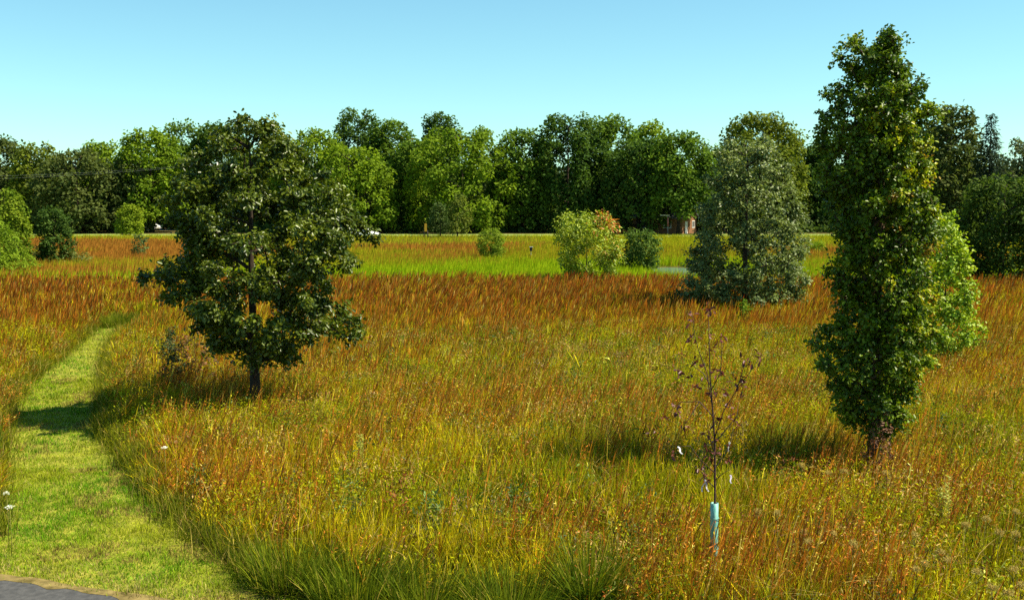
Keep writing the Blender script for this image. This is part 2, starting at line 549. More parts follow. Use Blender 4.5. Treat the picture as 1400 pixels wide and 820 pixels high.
x, y = scatter(10.0, 40, 16)
k = meadow_mask(x, y) & (dist_poly(x, y, path_poly) > .4); x, y = x[k], y[k]; n = len(x)
az = rng.uniform(0, 6.283, n); ln_ = rng.uniform(.25, .8, n)
c = mixc(STRAW, (.20, .11, .05), rng.random(n)) * rng.uniform(.6, 1.2, (n, 1))
V, Q, T, C = blades(x, y, rng.uniform(.05, .35, n), rng.uniform(.007, .014, n), np.cos(az) * ln_, np.sin(az) * ln_, c, c, z0=rng.uniform(.35, .75, n))
o = link('broken_stems', make_mesh('broken_stems', V, Q, T, C), M_grass); tag(o, 'dry broken grass stems lying across the meadow', 'dry stems', kind='stuff')
cx_, cy_ = scatter(11.0, 44, .55); k = meadow_mask(cx_, cy_) & (dist_poly(cx_, cy_, path_poly) > .6); cx_, cy_ = cx_[k], cy_[k]
Ps, Cs, Ls = [], [], []
for i in range(len(cx_)):
    m = int(rng.integers(50, 150)); r_ = rng.uniform(.15, .42); hh = rng.uniform(.55, 1.0)
    Ps.append(np.stack([cx_[i] + rng.normal(0, r_ * .5, m), cy_[i] + rng.normal(0, r_ * .5, m), hh * rng.uniform(.35, 1.05, m)], 1))
    base = [(.045, .09, .012), (.10, .15, .02), (.30, .20, .02), (.26, .08, .02), (.22, .15, .05), (.34, .34, .02)][int(rng.choice(6, p=[.34, .26, .13, .11, .06, .10]))]
    Cs.append(np.array(base) * np.exp(rng.normal(0, .35, (m, 1)))); Ls.append(np.full(m, rng.uniform(.05, .10)))
P = np.concatenate(Ps); n = len(P); ll = np.concatenate(Ls)
V, T, C = leaf_tris(P, rdir(n) + np.array([0, 0, .35]), rdir(n) + np.array([0, 0, .9]), ll * rng.uniform(.7, 1.3, n), ll * .42, np.concatenate(Cs))
o = link('meadow_weeds', make_mesh('meadow_weeds', V, None, T, C), M_leaf); tag(o, 'broad leaved weeds mixed through the meadow grass', 'weeds', kind='stuff')


# far field: bands of sedge, rust grass and yellow grass
def far_field(y0, y1, dens, wmul):
    x, y = scatter(y0, y1, dens)
    n = len(x)
    px, _ = to_px(x, y, 0.7)
    j = (fbm(x, y, 14, 401) - .5) * 26 + rng.normal(0, 3.5, n)
    tl = np.clip((330 - px) / 120, 0, 1)                       # left part: bands lie differently
    yy = y + j
    b1 = 95 * (1 - tl) + 88 * tl; b2 = 126 * (1 - tl) + 141 * tl
    col = np.zeros((n, 3)); h = np.zeros(n)
    u = rng.random(n)
    green = yy < b1; rust = (yy >= b1) & (yy < b2); yel = yy >= b2
    col[green] = mixc((0.25, 0.42, 0.006), (0.42, 0.49, 0.012), u[green]); h[green] = .75
    rw = np.clip((fbm(x, y, 22, 510) - .38) * 4.0 + tl * .8 + np.exp(-((px - 600) / 90) ** 2) * .6 - np.exp(-((px - 740) / 40) ** 2) * .3, 0.1, 1)
    isr = rng.random(n) < rw
    col[rust] = np.where(isr[rust][:, None], mixc((0.40, 0.135, 0.025), (0.46, 0.24, 0.03), u[rust]), mixc((0.42, 0.37, 0.015), (0.32, 0.35, 0.012), u[rust])); h[rust] = .85
    col[yel] = mixc((0.34, 0.43, 0.010), (0.50, 0.42, 0.020), u[yel]); h[yel] = .7
    rr = yel & (rng.random(n) < .18 * (fbm(x, y, 20, 77) > .5))
    col[rr] = (0.30, 0.13, 0.04)
    # pond clearing
    pk = clear_of(x, y, [])
    pc = ground(930, 372, 0)
    pk &= ((x - pc[0]) / 3.6) ** 2 + ((y - pc[1] + 1.0) / 7.5) ** 2 > 1
    h = h * rng.uniform(.6, 1.25, n)
    col = col * rng.uniform(.7, 1.25, (n, 1))
    x, y, h, col, n = x[pk], y[pk], h[pk], col[pk], int(pk.sum())
    w_ = rng.uniform(.03, .06, n) * wmul
    return blades(x, y, h, w_, rng.normal(.12, .12, n), rng.normal(0, .12, n), col * .75, col, (0, .5, 1.0), (1, .8, 0))


acc = Acc(); acc.add(*far_field(MID_Y - 1, 105, 46, 1.0)); acc.add(*far_field(105, FAR_Y + 3, 24, 1.5))
o = acc.build('field_grass', M_grass); tag(o, 'banded bright green and rust grass in the far field', 'grass', kind='stuff')

# mown turf blades on the path and the strip before the meadow
xs, ys = [], []
for (y0, y1, dn) in ((13.5, 24, 1500), (24, 36, 700), (36, 56, 260)):
    x, y = scatter(y0, y1, dn); k = in_poly(x, y, path_poly) & (y > trail_edge(x) - .06 + .55 * rng.random(len(x)) * fbm(x, y, .6, 1212)); xs.append(x[k]); ys.append(y[k])
x = np.concatenate(xs); y = np.concatenate(ys); n = len(x)
tone = np.clip(fbm(x, y, 1.6, 640) * 2.2 - .62 + .5 * (fbm(x, y, .35, 641, 2) - .5) + rng.normal(0, .2, n), 0, 1)
c = mixc((0.10, 0.25, 0.006), (0.30, 0.34, 0.016), tone)
st = rng.random(n) < (0.06 + .5 * np.clip(1 - (y - trail_edge(x)) / 1.2, 0, 1)); c[st] = np.array((0.42, 0.34, 0.12))
br_ = fbm(x, y * .8, .9, 646); bm = (br_ > .66) & (rng.random(n) < .6); c[bm] = np.array((.22, .15, .05))
c = c * np.exp(rng.normal(0, .33, (n, 1))) * (.75 + .5 * noise2(x, y, .18, 650)[:, None])
sp = rng.uniform(.01, .07, n); az = rng.uniform(0, 6.283, n)
h = rng.uniform(.025, .08, n) * (0.35 + 1.6 * fbm(x, y, .3, 9, 2))
V, Q, T, C = blades(x, y, h, rng.uniform(.007, .013, n) * (1 + np.clip((y - 22) / 20, 0, 1)), np.cos(az) * sp, np.sin(az) * sp, c * .7, c, (0, .55, 1.0), (1, .8, 0))
o = link('turf', make_mesh('turf', V, Q, T, C), M_grass); tag(o, 'short mown turf of the green path', 'grass', kind='stuff')

def fringe(line, side, dens, name, label):
    xs, ys = [], []
    for (a, b) in zip(line[:-1], line[1:]):
        a, b = np.array(a), np.array(b); L_ = np.linalg.norm(b - a); m = int(L_ * dens)
        t = rng.random(m); nrm = np.array([(b - a)[1], -(b - a)[0]]) / (L_ + 1e-9) * side
        q = rng.normal(.22, .22, m)
        p = a + t[:, None] * (b - a) + nrm * q[:, None]; xs.append(p[:, 0]); ys.append(p[:, 1])
    x = np.concatenate(xs); y = np.concatenate(ys); n = len(x)
    k = rng.random(n) < np.clip(fbm(x, y, .8, 4141) * 1.8 - .15, .15, 1); x, y = x[k], y[k]; n = len(x)
    c = mixc((.05, .09, .008), (.24, .25, .012), rng.random(n)); s_ = rng.random(n) < .12; c[s_] = STRAW
    c *= rng.uniform(.6, 1.3, (n, 1)); sp_ = rng.uniform(.05, .35, n); az = rng.uniform(0, 6.283, n)
    h = rng.uniform(.2, .6, n) * (.6 + .8 * fbm(x, y, .9, 515))
    V, Q, T, C = blades(x, y, h, rng.uniform(.008, .016, n), np.cos(az) * sp_, np.sin(az) * sp_, c * .7, c)
    tag(link(name, make_mesh(name, V, Q, T, C), M_grass), label, 'grass', kind='stuff')


fringe(path_R, 1, 700, 'edge_grass', 'darker shaggy grass along the right edge of the path')
fringe(path_L, 1, 500, 'edge_grass', 'shaggy grass along the left edge of the path')

# fresh dark green tussocks along the front edge of the meadow
def tussock(cx, cy, r, hh, nb, col1, col2):
    rr = r * np.sqrt(rng.random(nb)) * .9; az = rng.uniform(0, 6.283, nb)
    x = cx + rr * np.cos(az); y = cy + rr * np.sin(az)
    out = rng.uniform(.1, 1.1, nb) * hh * .7
    c = mixc(col1, col2, rng.random(nb)) * rng.uniform(.6, 1.4, (nb, 1)); s_ = rng.random(nb) < .06; c[s_] = mixc(Y_GREEN, STRAW, rng.random(s_.sum()))
    return blades(x, y, hh * rng.uniform(.3, 1.25, nb), rng.uniform(.008, .016, nb), np.cos(az) * out + .05, np.sin(az) * out, c * .7, c, (0, .3, .6, .85, 1), (1, 1, .8, .5, 0))


def tussock_thing(px, py, r, hh, nb, label):
    gx, gy = ground(px, py, 0.0)
    me = make_mesh('grass_tussock', *tussock(0, 0, r, hh, nb, (0.045, 0.09, 0.008), (0.21, 0.25, 0.012)))
    o = link('grass_tussock', me, M_grass); o.location = (gx, gy, 0)
    tag(o, label, 'grass tussock', 'green tussocks along the meadow edge')


for (px, py, r, hh, nb, lb) in [
    (402, 800, .70, .62, 1700, 'dark green grass tussock at the meadow edge, leftmost beside the mown strip'),
    (492, 820, .85, .62, 1900, 'broad dark green arching tussock on the bottom edge below the oak'),
    (590, 832, .70, .55, 1100, 'mid green arching tussock just right of the broad dark one'),
    (806, 834, .34, .95, 800, 'tall upright dark green tussock on the bottom edge near the middle'),
    (700, 842, .70, .60, 1200, 'low green tussock on the bottom edge left of the tall upright one'),
    (160, 446, 1.1, .55, 1300, 'dark green tussock where the mown path bends out of sight'),
    (1080, 648, .8, 1.0, 1500, 'dark green tussock in the shade left of the columnar tree')]:
    tussock_thing(px, py, r, hh, nb, lb)

# ------------------------------------------------------------------ trees
def lin(c): return np.asarray(c, dtype=float)


def build_tree(name, label, cat, loc, prof, leafs, bark, mat, trunk_r, ztrunk=0.4, group=None, nclump=40, rc=(.6, 1.0), flat=0.8,
               sub=0, per=100, ln=.3, wd=.2, cols=((.06, .09, .015), (.10, .13, .02)), accent=None, kind6=False, limbs=True,
               lean=0.0, shell=.45, droop=0.0, wide=None, seed=1, updir=.5, ksides=6, inner=.0, reach=1.10, extra=(), limb_leaf=0):
    """prof = [(z, left, right)] in metres from the trunk axis; one Empty, children trunk and crown"""
    global rng
    old = rng; rng = np.random.default_rng(seed)
    root = empty(name, loc, label, cat, group)
    Z = np.array([p[0] for p in prof]); Lf = np.array([p[1] for p in prof]); Rt = np.array([p[2] for p in prof])
    zt = Z[-1]; zb = Z[0]
    # clump centres
    zz = np.linspace(zb, zt, 200); wz = np.interp(zz, Z, Lf + Rt) ** 1.35 + 0.02 * (Lf + Rt).max()
    cdf = np.cumsum(wz); cdf /= cdf[-1]
    u = (np.arange(nclump) + rng.random(nclump)) / nclump
    cz = np.interp(u, cdf, zz)
    az = (np.arange(nclump) * 2.399963 + rng.normal(0, .5, nclump)) % (2 * math.pi)
    l_ = np.interp(cz, Z, Lf); r_ = np.interp(cz, Z, Rt)
    rad = (l_ + r_) / 2 + (r_ - l_) / 2 * np.cos(az)
    depth = 1 - .12 * np.abs(np.sin(az))
    rcl = rng.uniform(rc[0], rc[1], nclump)
    rcl = np.minimum(rcl, np.maximum(rad * .75, rc[0] * .6))
    fr = shell + (1 - shell) * rng.random(nclump) ** .38
    if inner: fr[rng.random(nclump) < inner] *= rng.random()
    rr = np.maximum(rad * reach * depth - rcl * .62, 0) * fr + rng.normal(0, .04, nclump) * rad
    axis = lambda z: np.stack([lean * (z / zt) ** 1.3 * np.ones_like(z), 0 * z, z], -1)
    ctr = axis(cz) + np.stack([np.cos(az) * rr, np.sin(az) * rr, -droop * rr], -1)
    ctr[:, 2] = np.minimum(ctr[:, 2], zt - rcl * flat * .8)
    ctr[:, 2] = np.maximum(ctr[:, 2], zb + rcl * flat * .25)
    for (ex, ez, er) in extra:                    # boughs that make this particular outline
        ctr = np.concatenate([ctr, [[ex, rng.normal(0, .5), ez]]]); rcl = np.append(rcl, er); az = np.append(az, 0.0 if ex > 0 else math.pi)
    nclump = len(ctr)
    # trunk and limbs
    tg = Geo()
    ztop = zt * (.93 if limbs else .8)
    ts = np.linspace(0, ztop, 12)
    P = axis(ts) + np.stack([np.sin(ts * 1.3 + seed) * .03 * trunk_r * 4, np.cos(ts * 1.1 + seed) * .03 * trunk_r * 4, 0 * ts], -1)
    R = trunk_r * (1 - .93 * ts / ztop) ; R[0] *= 1.35; R[1] *= 1.05
    tg.tube(P, R, 10 if trunk_r > .05 else 7)
    segs = []
    if limbs:
        # every bough grows from the trunk or from a bough nearer the trunk, as thick as what it carries
        rh = np.hypot(ctr[:, 0], ctr[:, 1]); order = np.argsort(rh)
        par = np.full(nclump, -1); start = np.zeros((nclump, 3)); carry = np.ones(nclump)
        done = []
        for i in order:
            zs = max(zb * .8 + .02 * zt, ctr[i, 2] - (.30 + .40 * rng.random()) * rh[i] * (1.0 if not wide else wide)); zs = min(zs, ztop * .95)
            best = np.linalg.norm(ctr[i] - axis(np.array([zs]))[0]); start[i] = axis(np.array([zs]))[0]
            if done:
                dj = np.array(done); d = np.linalg.norm(ctr[dj] - ctr[i], axis=1) * 1.05 + .5 * np.maximum(ctr[dj, 2] - ctr[i, 2], 0) + np.where(rh[dj] > rh[i] * .9, 1e3, 0)
                k = int(np.argmin(d))
                if d[k] < best: par[i] = dj[k]; start[i] = ctr[dj[k]]
            done.append(i)
        for i in order[::-1]:
            if par[i] >= 0: carry[par[i]] += carry[i]
        for i in range(nclump):
            r0 = min(trunk_r * .62, trunk_r * .10 * carry[i] ** .5)
            t = np.linspace(0, 1, 6)[:, None]; a0 = start[i]; ln_ = np.linalg.norm(ctr[i] - a0)
            m = (a0 + ctr[i]) / 2 + np.array([0, 0, .12 * ln_ * rng.uniform(-.6, 1)]) + rng.normal(0, .09, 3) * ln_
            B = a0 * (1 - t) ** 2 + 2 * m * t * (1 - t) + ctr[i] * t ** 2
            tg.tube(B, np.linspace(r0, max(r0 * .7 if carry[i] > 1 else r0 * .35, .003), 6), ksides)
            segs.append((B, ln_, par[i] < 0))
    # leaves
    Ps, Ds, Ns, Cs = [], [], [], []
    lo, hi = lin(cols[0]), lin(cols[1])
    for i in range(nclump):
        tone = np.clip(rng.normal(.5, .28), 0, 1)
        vol = (rcl[i] / rc[1]) ** 2
        if sub:
            m = max(3, int(sub * vol))
            d = rdir(m) + np.array([np.cos(az[i]) * .45, np.sin(az[i]) * .45, .25]); d = unit(d)
            tip = ctr[i] + d * rcl[i] * rng.uniform(.35, 1.0, (m, 1)) * np.array([1, 1, flat])
            for j in range(m):
                t = np.linspace(0, 1, 3)[:, None]
                tg.tube(ctr[i] * (1 - t) + tip[j] * t + np.array([0, 0, .05 * rcl[i]]) * (t * (1 - t)) * 2, [.012 + trunk_r * .03, .008 + trunk_r * .015, .004], 3)
            k = per
            tt = rng.uniform(.25, 1.05, (m, k, 1))
            p = ctr[i] * (1 - tt) + tip[:, None] * tt + rng.normal(0, ln * .55, (m, k, 3))
            dd = unit((tip - ctr[i]))[:, None] * .6 + rng.normal(0, .75, (m, k, 3))
            p = p.reshape(-1, 3); dd = dd.reshape(-1, 3)
        else:
            k = int(per * vol)
            d = rdir(k); d[:, 2] = d[:, 2] * .9 + .12
            q = rng.random((k, 1)) ** .45
            p = ctr[i] + d * q * rcl[i] * np.array([1, 1, flat])
            dd = d * .5 + rdir(k) * .8
        k = len(p)
        outv = unit(p - (ctr[i] - np.array([0, 0, rcl[i] * .3])))
        nn = outv * .55 + np.array([0, 0, updir]) + rng.normal(0, .55, (k, 3))
        dd = dd - unit(nn) * np.sum(dd * unit(nn), 1, keepdims=True); dd[:, 2] -= .15
        tn = np.clip(tone + rng.normal(0, .2, k), 0, 1)
        c = lo * (1 - tn[:, None]) + hi * tn[:, None]
        c = c * rng.uniform(.75, 1.2, (k, 1))
        if accent is not None: c = accent(p, c, i, zt)
        Ps.append(p); Ds.append(dd); Ns.append(nn); Cs.append(c)
    if limb_leaf:                                  # leafy side twigs all along the boughs
        for B, ln_, fromtrunk in segs:
            m = int(ln_ * limb_leaf)
            if m < 2: continue
            t = rng.uniform(.35 if fromtrunk else 0, 1, m) * 4.999; i0 = t.astype(int); f = (t - i0)[:, None]
            p = B[i0] * (1 - f) + B[i0 + 1] * f + rng.normal(0, ln * 1.3, (m, 3)) * np.array([1, 1, .7])
            tn = rng.random(m)[:, None]; c = (lo * (1 - tn) + hi * tn) * rng.uniform(.75, 1.2, (m, 1))
            if accent is not None: c = accent(p, c, 0, zt)
            Ps.append(p); Ds.append(rdir(m) + np.array([0, 0, -.2])); Ns.append(rng.normal(0, .55, (m, 3)) + np.array([0, 0, updir + .3])); Cs.append(c)
    P = np.concatenate(Ps); D = np.concatenate(Ds); Nn = np.concatenate(Ns); C = np.concatenate(Cs)
    s = rng.uniform(.7, 1.25, len(P))
    if kind6:
        V, Q, CC = leaf_quads(P, D, Nn, ln * s, wd * s, C); me = make_mesh('crown', V, Q, None, CC)
    else:
        V, T, CC = leaf_tris(P, D, Nn, ln * s, wd * s, C); me = make_mesh('crown', V, None, T, CC)
    tg.build('trunk', bark, root)
    link('crown', me, mat, root)
    rng = old
    return root


def px_prof(cx, Y, rows, zoff=0.0):
    """rows = (photo y, left px, right px) read off the photograph -> (height, left, right) in metres at distance Y"""
    out = []
    for py, l, r in rows:
        p = at(cx, py, Y); s = abs(at(cx + 100, py, Y)[0] - p[0]) / 100
        out.append((p[2] + zoff, max(.05, (cx - l) * s), max(.05, (r - cx) * s)))
    out.sort()
    return out


def px_extra(cx, Y, pts):
    x0 = at(cx, 300, Y)[0]
    return [(at(px, py, Y)[0] - x0, at(px, py, Y)[2], r) for px, py, r in pts]


# --- the oak
OY = 29.4
ox = at(348, 530, OY)[0]
oak_rows = [(153, 322, 352), (168, 300, 382), (185, 285, 395), (205, 262, 432), (230, 230, 458), (262, 224, 488), (300, 226, 524), (330, 234, 540),
            (352, 214, 522), (375, 190, 484), (398, 200, 484), (425, 228, 516), (450, 258, 520), (470, 276, 470), (492, 296, 400)]
build_tree('oak_tree', 'dark glossy leaved oak with bare trunk standing alone beside the mown path', 'tree', (ox, OY, 0), px_prof(348, OY, oak_rows),
           None, M_dkbark, M_gloss, .15, nclump=178, rc=(.34, .66), flat=.46, sub=12, per=31, ln=.125, wd=.074, reach=1.0,
           cols=((.036, .064, .006), (.135, .172, .014)), kind6=True, shell=.36, seed=12, updir=.45, ksides=5, inner=.40, limb_leaf=80,
           extra=px_extra(348, OY, [(512, 326, .36), (494, 312, .45), (476, 296, .5), (460, 325, .5), (440, 345, .5), (478, 352, .42), (488, 438, .42), (470, 424, .45), (496, 452, .34), (450, 446, .45), (430, 420, .45), (452, 392, .42),
                                    (216, 378, .36), (238, 388, .42), (262, 372, .45), (252, 300, .42), (246, 252, .40), (268, 228, .40), (436, 238, .42), (462, 268, .42), (402, 205, .42), (300, 190, .40), (330, 172, .36), (424, 300, .5), (400, 360, .5)]))


# --- the columnar tree on the right
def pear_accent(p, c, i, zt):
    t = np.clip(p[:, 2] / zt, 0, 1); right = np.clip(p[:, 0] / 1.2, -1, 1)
    pr = np.clip(.10 + .25 * t + .38 * right * (t > .12), 0, .75)  # autumn tinge; right-hand leaves also painted brighter to imitate the sunlit side
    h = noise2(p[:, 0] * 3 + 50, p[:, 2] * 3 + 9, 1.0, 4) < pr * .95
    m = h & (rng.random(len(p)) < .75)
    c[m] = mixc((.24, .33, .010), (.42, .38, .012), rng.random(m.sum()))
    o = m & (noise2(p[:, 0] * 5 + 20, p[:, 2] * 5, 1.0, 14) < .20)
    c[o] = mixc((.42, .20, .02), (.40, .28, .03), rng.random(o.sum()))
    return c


PY_ = 22.6
pxx = at(1195, 600, PY_)[0]
pear_rows = [(37, 1150, 1196), (52, 1132, 1210), (75, 1122, 1220), (92, 1120, 1226), (105, 1130, 1244), (120, 1118, 1256), (150, 1100, 1264), (200, 1098, 1272),
             (250, 1104, 1280), (300, 1108, 1278), (350, 1116, 1274), (400, 1120, 1276), (450, 1112, 1278), (485, 1096, 1274), (510, 1106, 1266), (545, 1122, 1254), (580, 1146, 1236), (598, 1172, 1216)]
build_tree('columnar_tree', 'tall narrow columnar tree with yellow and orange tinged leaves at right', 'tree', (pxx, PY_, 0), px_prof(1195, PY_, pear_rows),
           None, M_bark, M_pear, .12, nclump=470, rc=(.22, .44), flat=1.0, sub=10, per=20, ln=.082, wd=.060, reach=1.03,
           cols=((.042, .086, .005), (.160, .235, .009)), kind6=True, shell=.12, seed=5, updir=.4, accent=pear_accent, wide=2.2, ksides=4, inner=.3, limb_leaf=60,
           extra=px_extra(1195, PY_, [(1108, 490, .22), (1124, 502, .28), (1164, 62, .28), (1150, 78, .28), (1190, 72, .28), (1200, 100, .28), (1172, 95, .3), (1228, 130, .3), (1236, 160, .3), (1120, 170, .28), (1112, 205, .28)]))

# --- young poplar behind it
pY = 37.0
px0 = at(1290, 470, pY)[0]
build_tree('young_tree', 'bright yellow green young tree rising behind the columnar tree', 'tree', (px0, pY, 0),
           px_prof(1290, pY, [(287, 1272, 1292), (305, 1255, 1302), (340, 1246, 1316), (380, 1244, 1326), (420, 1246, 1346), (450, 1250, 1346), (478, 1254, 1338), (492, 1262, 1328)]),
           None, M_bark, M_leaf, .05, nclump=95, rc=(.30, .52), flat=1.0, sub=9, per=14, ln=.11, wd=.085, limb_leaf=50,
           cols=((.20, .32, .010), (.38, .47, .018)), kind6=True, shell=.3, seed=23, wide=1.6, ksides=4)

# --- pin oak, middle distance
qY = 56.0
qx = at(1018, 405, qY)[0]
build_tree('pin_oak', 'grey green skirted pin oak in the middle of the field', 'tree', (qx, qY, 0),
           px_prof(1018, qY, [(186, 998, 1048), (205, 978, 1070), (235, 964, 1086), (265, 954, 1096), (300, 948, 1100), (335, 944, 1104), (365, 938, 1106), (390, 930, 1108), (408, 936, 1104)]),
           None, M_dkbark, M_pear, .17, nclump=200, rc=(.50, .90), flat=.6, sub=10, per=24, ln=.17, wd=.10,
           cols=((.088, .125, .032), (.220, .270, .080)), kind6=False, shell=.5, seed=31, droop=.10, ksides=4, limb_leaf=45)

# ---------------------------------------------------------------- the tree line
G_OLIVE = ((.085, .115, .012), (.16, .195, .020)); G_YEL = ((.095, .16, .010), (.19, .27, .016)); G_MID = ((.055, .108, .012), (.125, .20, .020))
G_DARK = ((.035, .075, .013), (.085, .145, .022)); G_GREY = ((.055, .080, .020), (.115, .14, .034)); G_PALE = ((.085, .11, .05), (.13, .155, .07))


def yellow_patch(p, c, i, zt):
    if i % 9 == 3:
        m = rng.random(len(p)) < .55
        c[m] = mixc((.22, .17, .02), (.26, .12, .03), rng.random(m.sum()))
    return c


def dome(h, wl, wr, base=.06):
    zs = [base, .14, .28, .42, .56, .68, .79, .88, .95, 1.0]
    rs = [.86, .97, 1.0, 1.0, .98, .92, .83, .70, .54, .30]
    return [(h * z, wl * r, wr * r) for z, r in zip(zs, rs)]


def pointy(h, wl, wr, base=.05):
    zs = [base, .15, .3, .45, .6, .75, .88, 1.0]; rs = [.85, 1.0, .95, .82, .62, .40, .20, .03]
    return [(h * z, wl * r, wr * r) for z, r in zip(zs, rs)]


TREES = [  # px centre, py top, px half-width left, right, distance, palette, shape, trunk base fraction, label
    (2, 186, 34, 34, 205, G_GREY, dome, .06, 'dusky grey green tree on the far left edge of the tree line'),
    (54, 196, 30, 28, 192, G_OLIVE, dome, .06, 'olive tree between the dusky leftmost tree and a broad grey green oak'),
    (106, 205, 46, 46, 186, G_GREY, dome, .03, 'broad grey green oak with low skirts above the small dark round tree at left'),
    (142, 195, 30, 32, 200, G_YEL, dome, .06, 'yellow green tree top peeking up right of the broad grey green oak'),
    (178, 218, 28, 28, 188, G_GREY, dome, .04, 'low grey green tree behind the little bright yellow green tree'),
    (208, 178, 40, 42, 190, G_YEL, dome, .16, 'rounded yellow green maple with a dark trunk left of the lone oak'),
    (252, 166, 32, 34, 206, G_MID, dome, .06, 'pointed mid green tree just behind the left shoulder of the lone oak'),
    (304, 166, 34, 34, 204, G_DARK, dome, .06, 'dark green tree with the utility pole in front of it'),
    (378, 153, 38, 42, 200, G_OLIVE, pointy, .05, 'tall olive pointed tree directly behind the top of the lone oak'),
    (432, 178, 44, 40, 190, G_YEL, dome, .08, 'yellow green tree emerging right of the top of the lone oak'),
    (478, 200, 42, 50, 186, G_YEL, dome, .08, 'lumpy yellow green maple low in front of a taller dark crown'),
    (490, 150, 30, 36, 212, G_DARK, dome, .06, 'tall dark green crown rising behind the lumpy yellow green maple'),
    (537, 164, 34, 30, 208, G_MID, dome, .06, 'mid green tree with brown and yellow patches between two taller crowns'),
    (602, 153, 23, 23, 220, G_DARK, dome, .30, 'small dark round crown standing up alone above the tree line'),
    (574, 192, 34, 30, 196, G_MID, dome, .08, 'shaded mid green tree above the yellow marker sign'),
    (632, 175, 60, 58, 188, G_YEL, dome, .07, 'wide yellow green maple behind the small forked tree at the field edge'),
    (713, 177, 34, 36, 190, G_MID, dome, .06, 'mid green tree right of the wide yellow green maple'),
    (776, 156, 42, 46, 190, G_DARK, dome, .05, 'tall dark green tree behind the red tipped bush, left of its neighbour'),
    (832, 160, 38, 40, 196, G_MID, dome, .05, 'high mid green crown just right of the tall dark tree near the centre'),
    (872, 192, 38, 40, 185, G_DARK, dome, .06, 'low fronted dark tree left of the brown house'),
    (888, 167, 26, 30, 210, G_YEL, dome, .06, 'yellowish crown topping out above the low fronted dark tree'),
    (928, 182, 38, 40, 180.5, G_MID, dome, .20, 'mid green tree spreading over the roof of the brown house'),
    (978, 200, 26, 28, 206, G_MID, dome, .06, 'mid green tree half hidden behind the left side of the pin oak'),
    (1038, 155, 48, 48, 192, G_OLIVE, dome, .05, 'tall olive crown directly behind the top of the pin oak'),
    (1098, 198, 32, 34, 196, G_DARK, dome, .04, 'dark tree in the gap between the pin oak and the columnar tree'),
    (1160, 170, 50, 50, 198, G_MID, dome, .05, 'mid green tree mostly hidden by the columnar tree'),
    (1232, 168, 42, 42, 202, G_DARK, dome, .05, 'dark tree hidden behind the right edge of the columnar tree'),
    (1296, 142, 36, 34, 152, G_GREY, dome, .05, 'tall grey green tree right of the columnar tree'),
    (1402, 190, 36, 36, 190, G_PALE, dome, .05, 'pale hazy tree at the far right edge of the photo'),
]
for i, (cx, ty, l, r, Y, pal, shp, bs, lb) in enumerate(TREES):
    b = at(cx, 300, Y); top = at(cx, ty, Y)[2]
    s = abs(at(cx + 100, 250, Y)[0] - at(cx, 250, Y)[0]) / 100
    big = (l + r) * s / 2
    hgt = top
    build_tree('broadleaf_tree', lb, 'tree', (b[0], Y, 0), shp(hgt, l * s * 1.28, r * s * 1.28, bs), None, M_dkbark, M_far, .32,
               group='trees of the far tree line', nclump=int(85 * (big / 5.0) * (hgt / 18) + 34), rc=(.75, 2.1), flat=.9, per=190, ln=.62, wd=.40,
               cols=pal, shell=.62, seed=100 + i, updir=.35, ksides=4, accent=yellow_patch if 'patches' in lb else None)


# spruce beside the tall grey green tree: whorled drooping boughs
def spruce(px, ty, half, Y, label):
    b = at(px, 300, Y); H = at(px, ty, Y)[2]; s = abs(at(px + 100, 250, Y)[0] - b[0]) / 100; R = half * s
    root = empty('spruce_tree', (b[0], Y, 0), label, 'tree', 'trees of the far tree line')
    tg = Geo(); tg.tube([(0, 0, 0), (0, 0, H * .5), (0, 0, H * .98)], [.28, .16, .02], 8)
    P, D, Nn = [], [], []
    for z in np.arange(.8, H * .98, .42):
        rad = R * (1 - z / H) ** .85 + .12
        for k in range(11):
            a = rng.uniform(0, 6.283); q = rad * rng.uniform(.75, 1.08)
            m = max(4, int(q * 9))
            t = rng.uniform(.1, 1, m)
            p = np.stack([np.cos(a) * q * t, np.sin(a) * q * t, z - .32 * q * t + rng.normal(0, .1, m)], 1) + rng.normal(0, .12, (m, 3))
            P.append(p); D.append(np.stack([np.full(m, np.cos(a)), np.full(m, np.sin(a)), np.full(m, -.5)], 1) + rng.normal(0, .5, (m, 3))); Nn.append(rdir(m) * .5 + np.array([0, 0, .8]))
    P = np.concatenate(P); n = len(P)
    c = mixc((.014, .030, .018), (.035, .055, .028), rng.random(n))
    V, T, C = leaf_tris(P, np.concatenate(D), np.concatenate(Nn), rng.uniform(.35, .65, n), rng.uniform(.12, .22, n), c)
    tg.build('trunk', M_dkbark, root); link('crown', make_mesh('crown', V, None, T, C), M_far, root)


spruce(1350, 153, 44, 140, 'dark pointed spruce between the tall grey green tree and the right edge')

# round dark tree at the right edge, middle distance
def sized(cx, ty, l, r, Y, shp, base, **kw):
    b = at(cx, 300, Y); top = at(cx, ty, Y)[2]; s = abs(at(cx + 100, 250, Y)[0] - at(cx, 250, Y)[0]) / 100
    kw.setdefault('shell', .55)
    return build_tree(kw.pop('name'), kw.pop('label'), kw.pop('cat', 'tree'), (b[0], Y, 0), shp(top, l * s, r * s, base), None, kw.pop('bark', M_dkbark), kw.pop('mat', M_far),
                      kw.pop('trunk_r'), **kw)


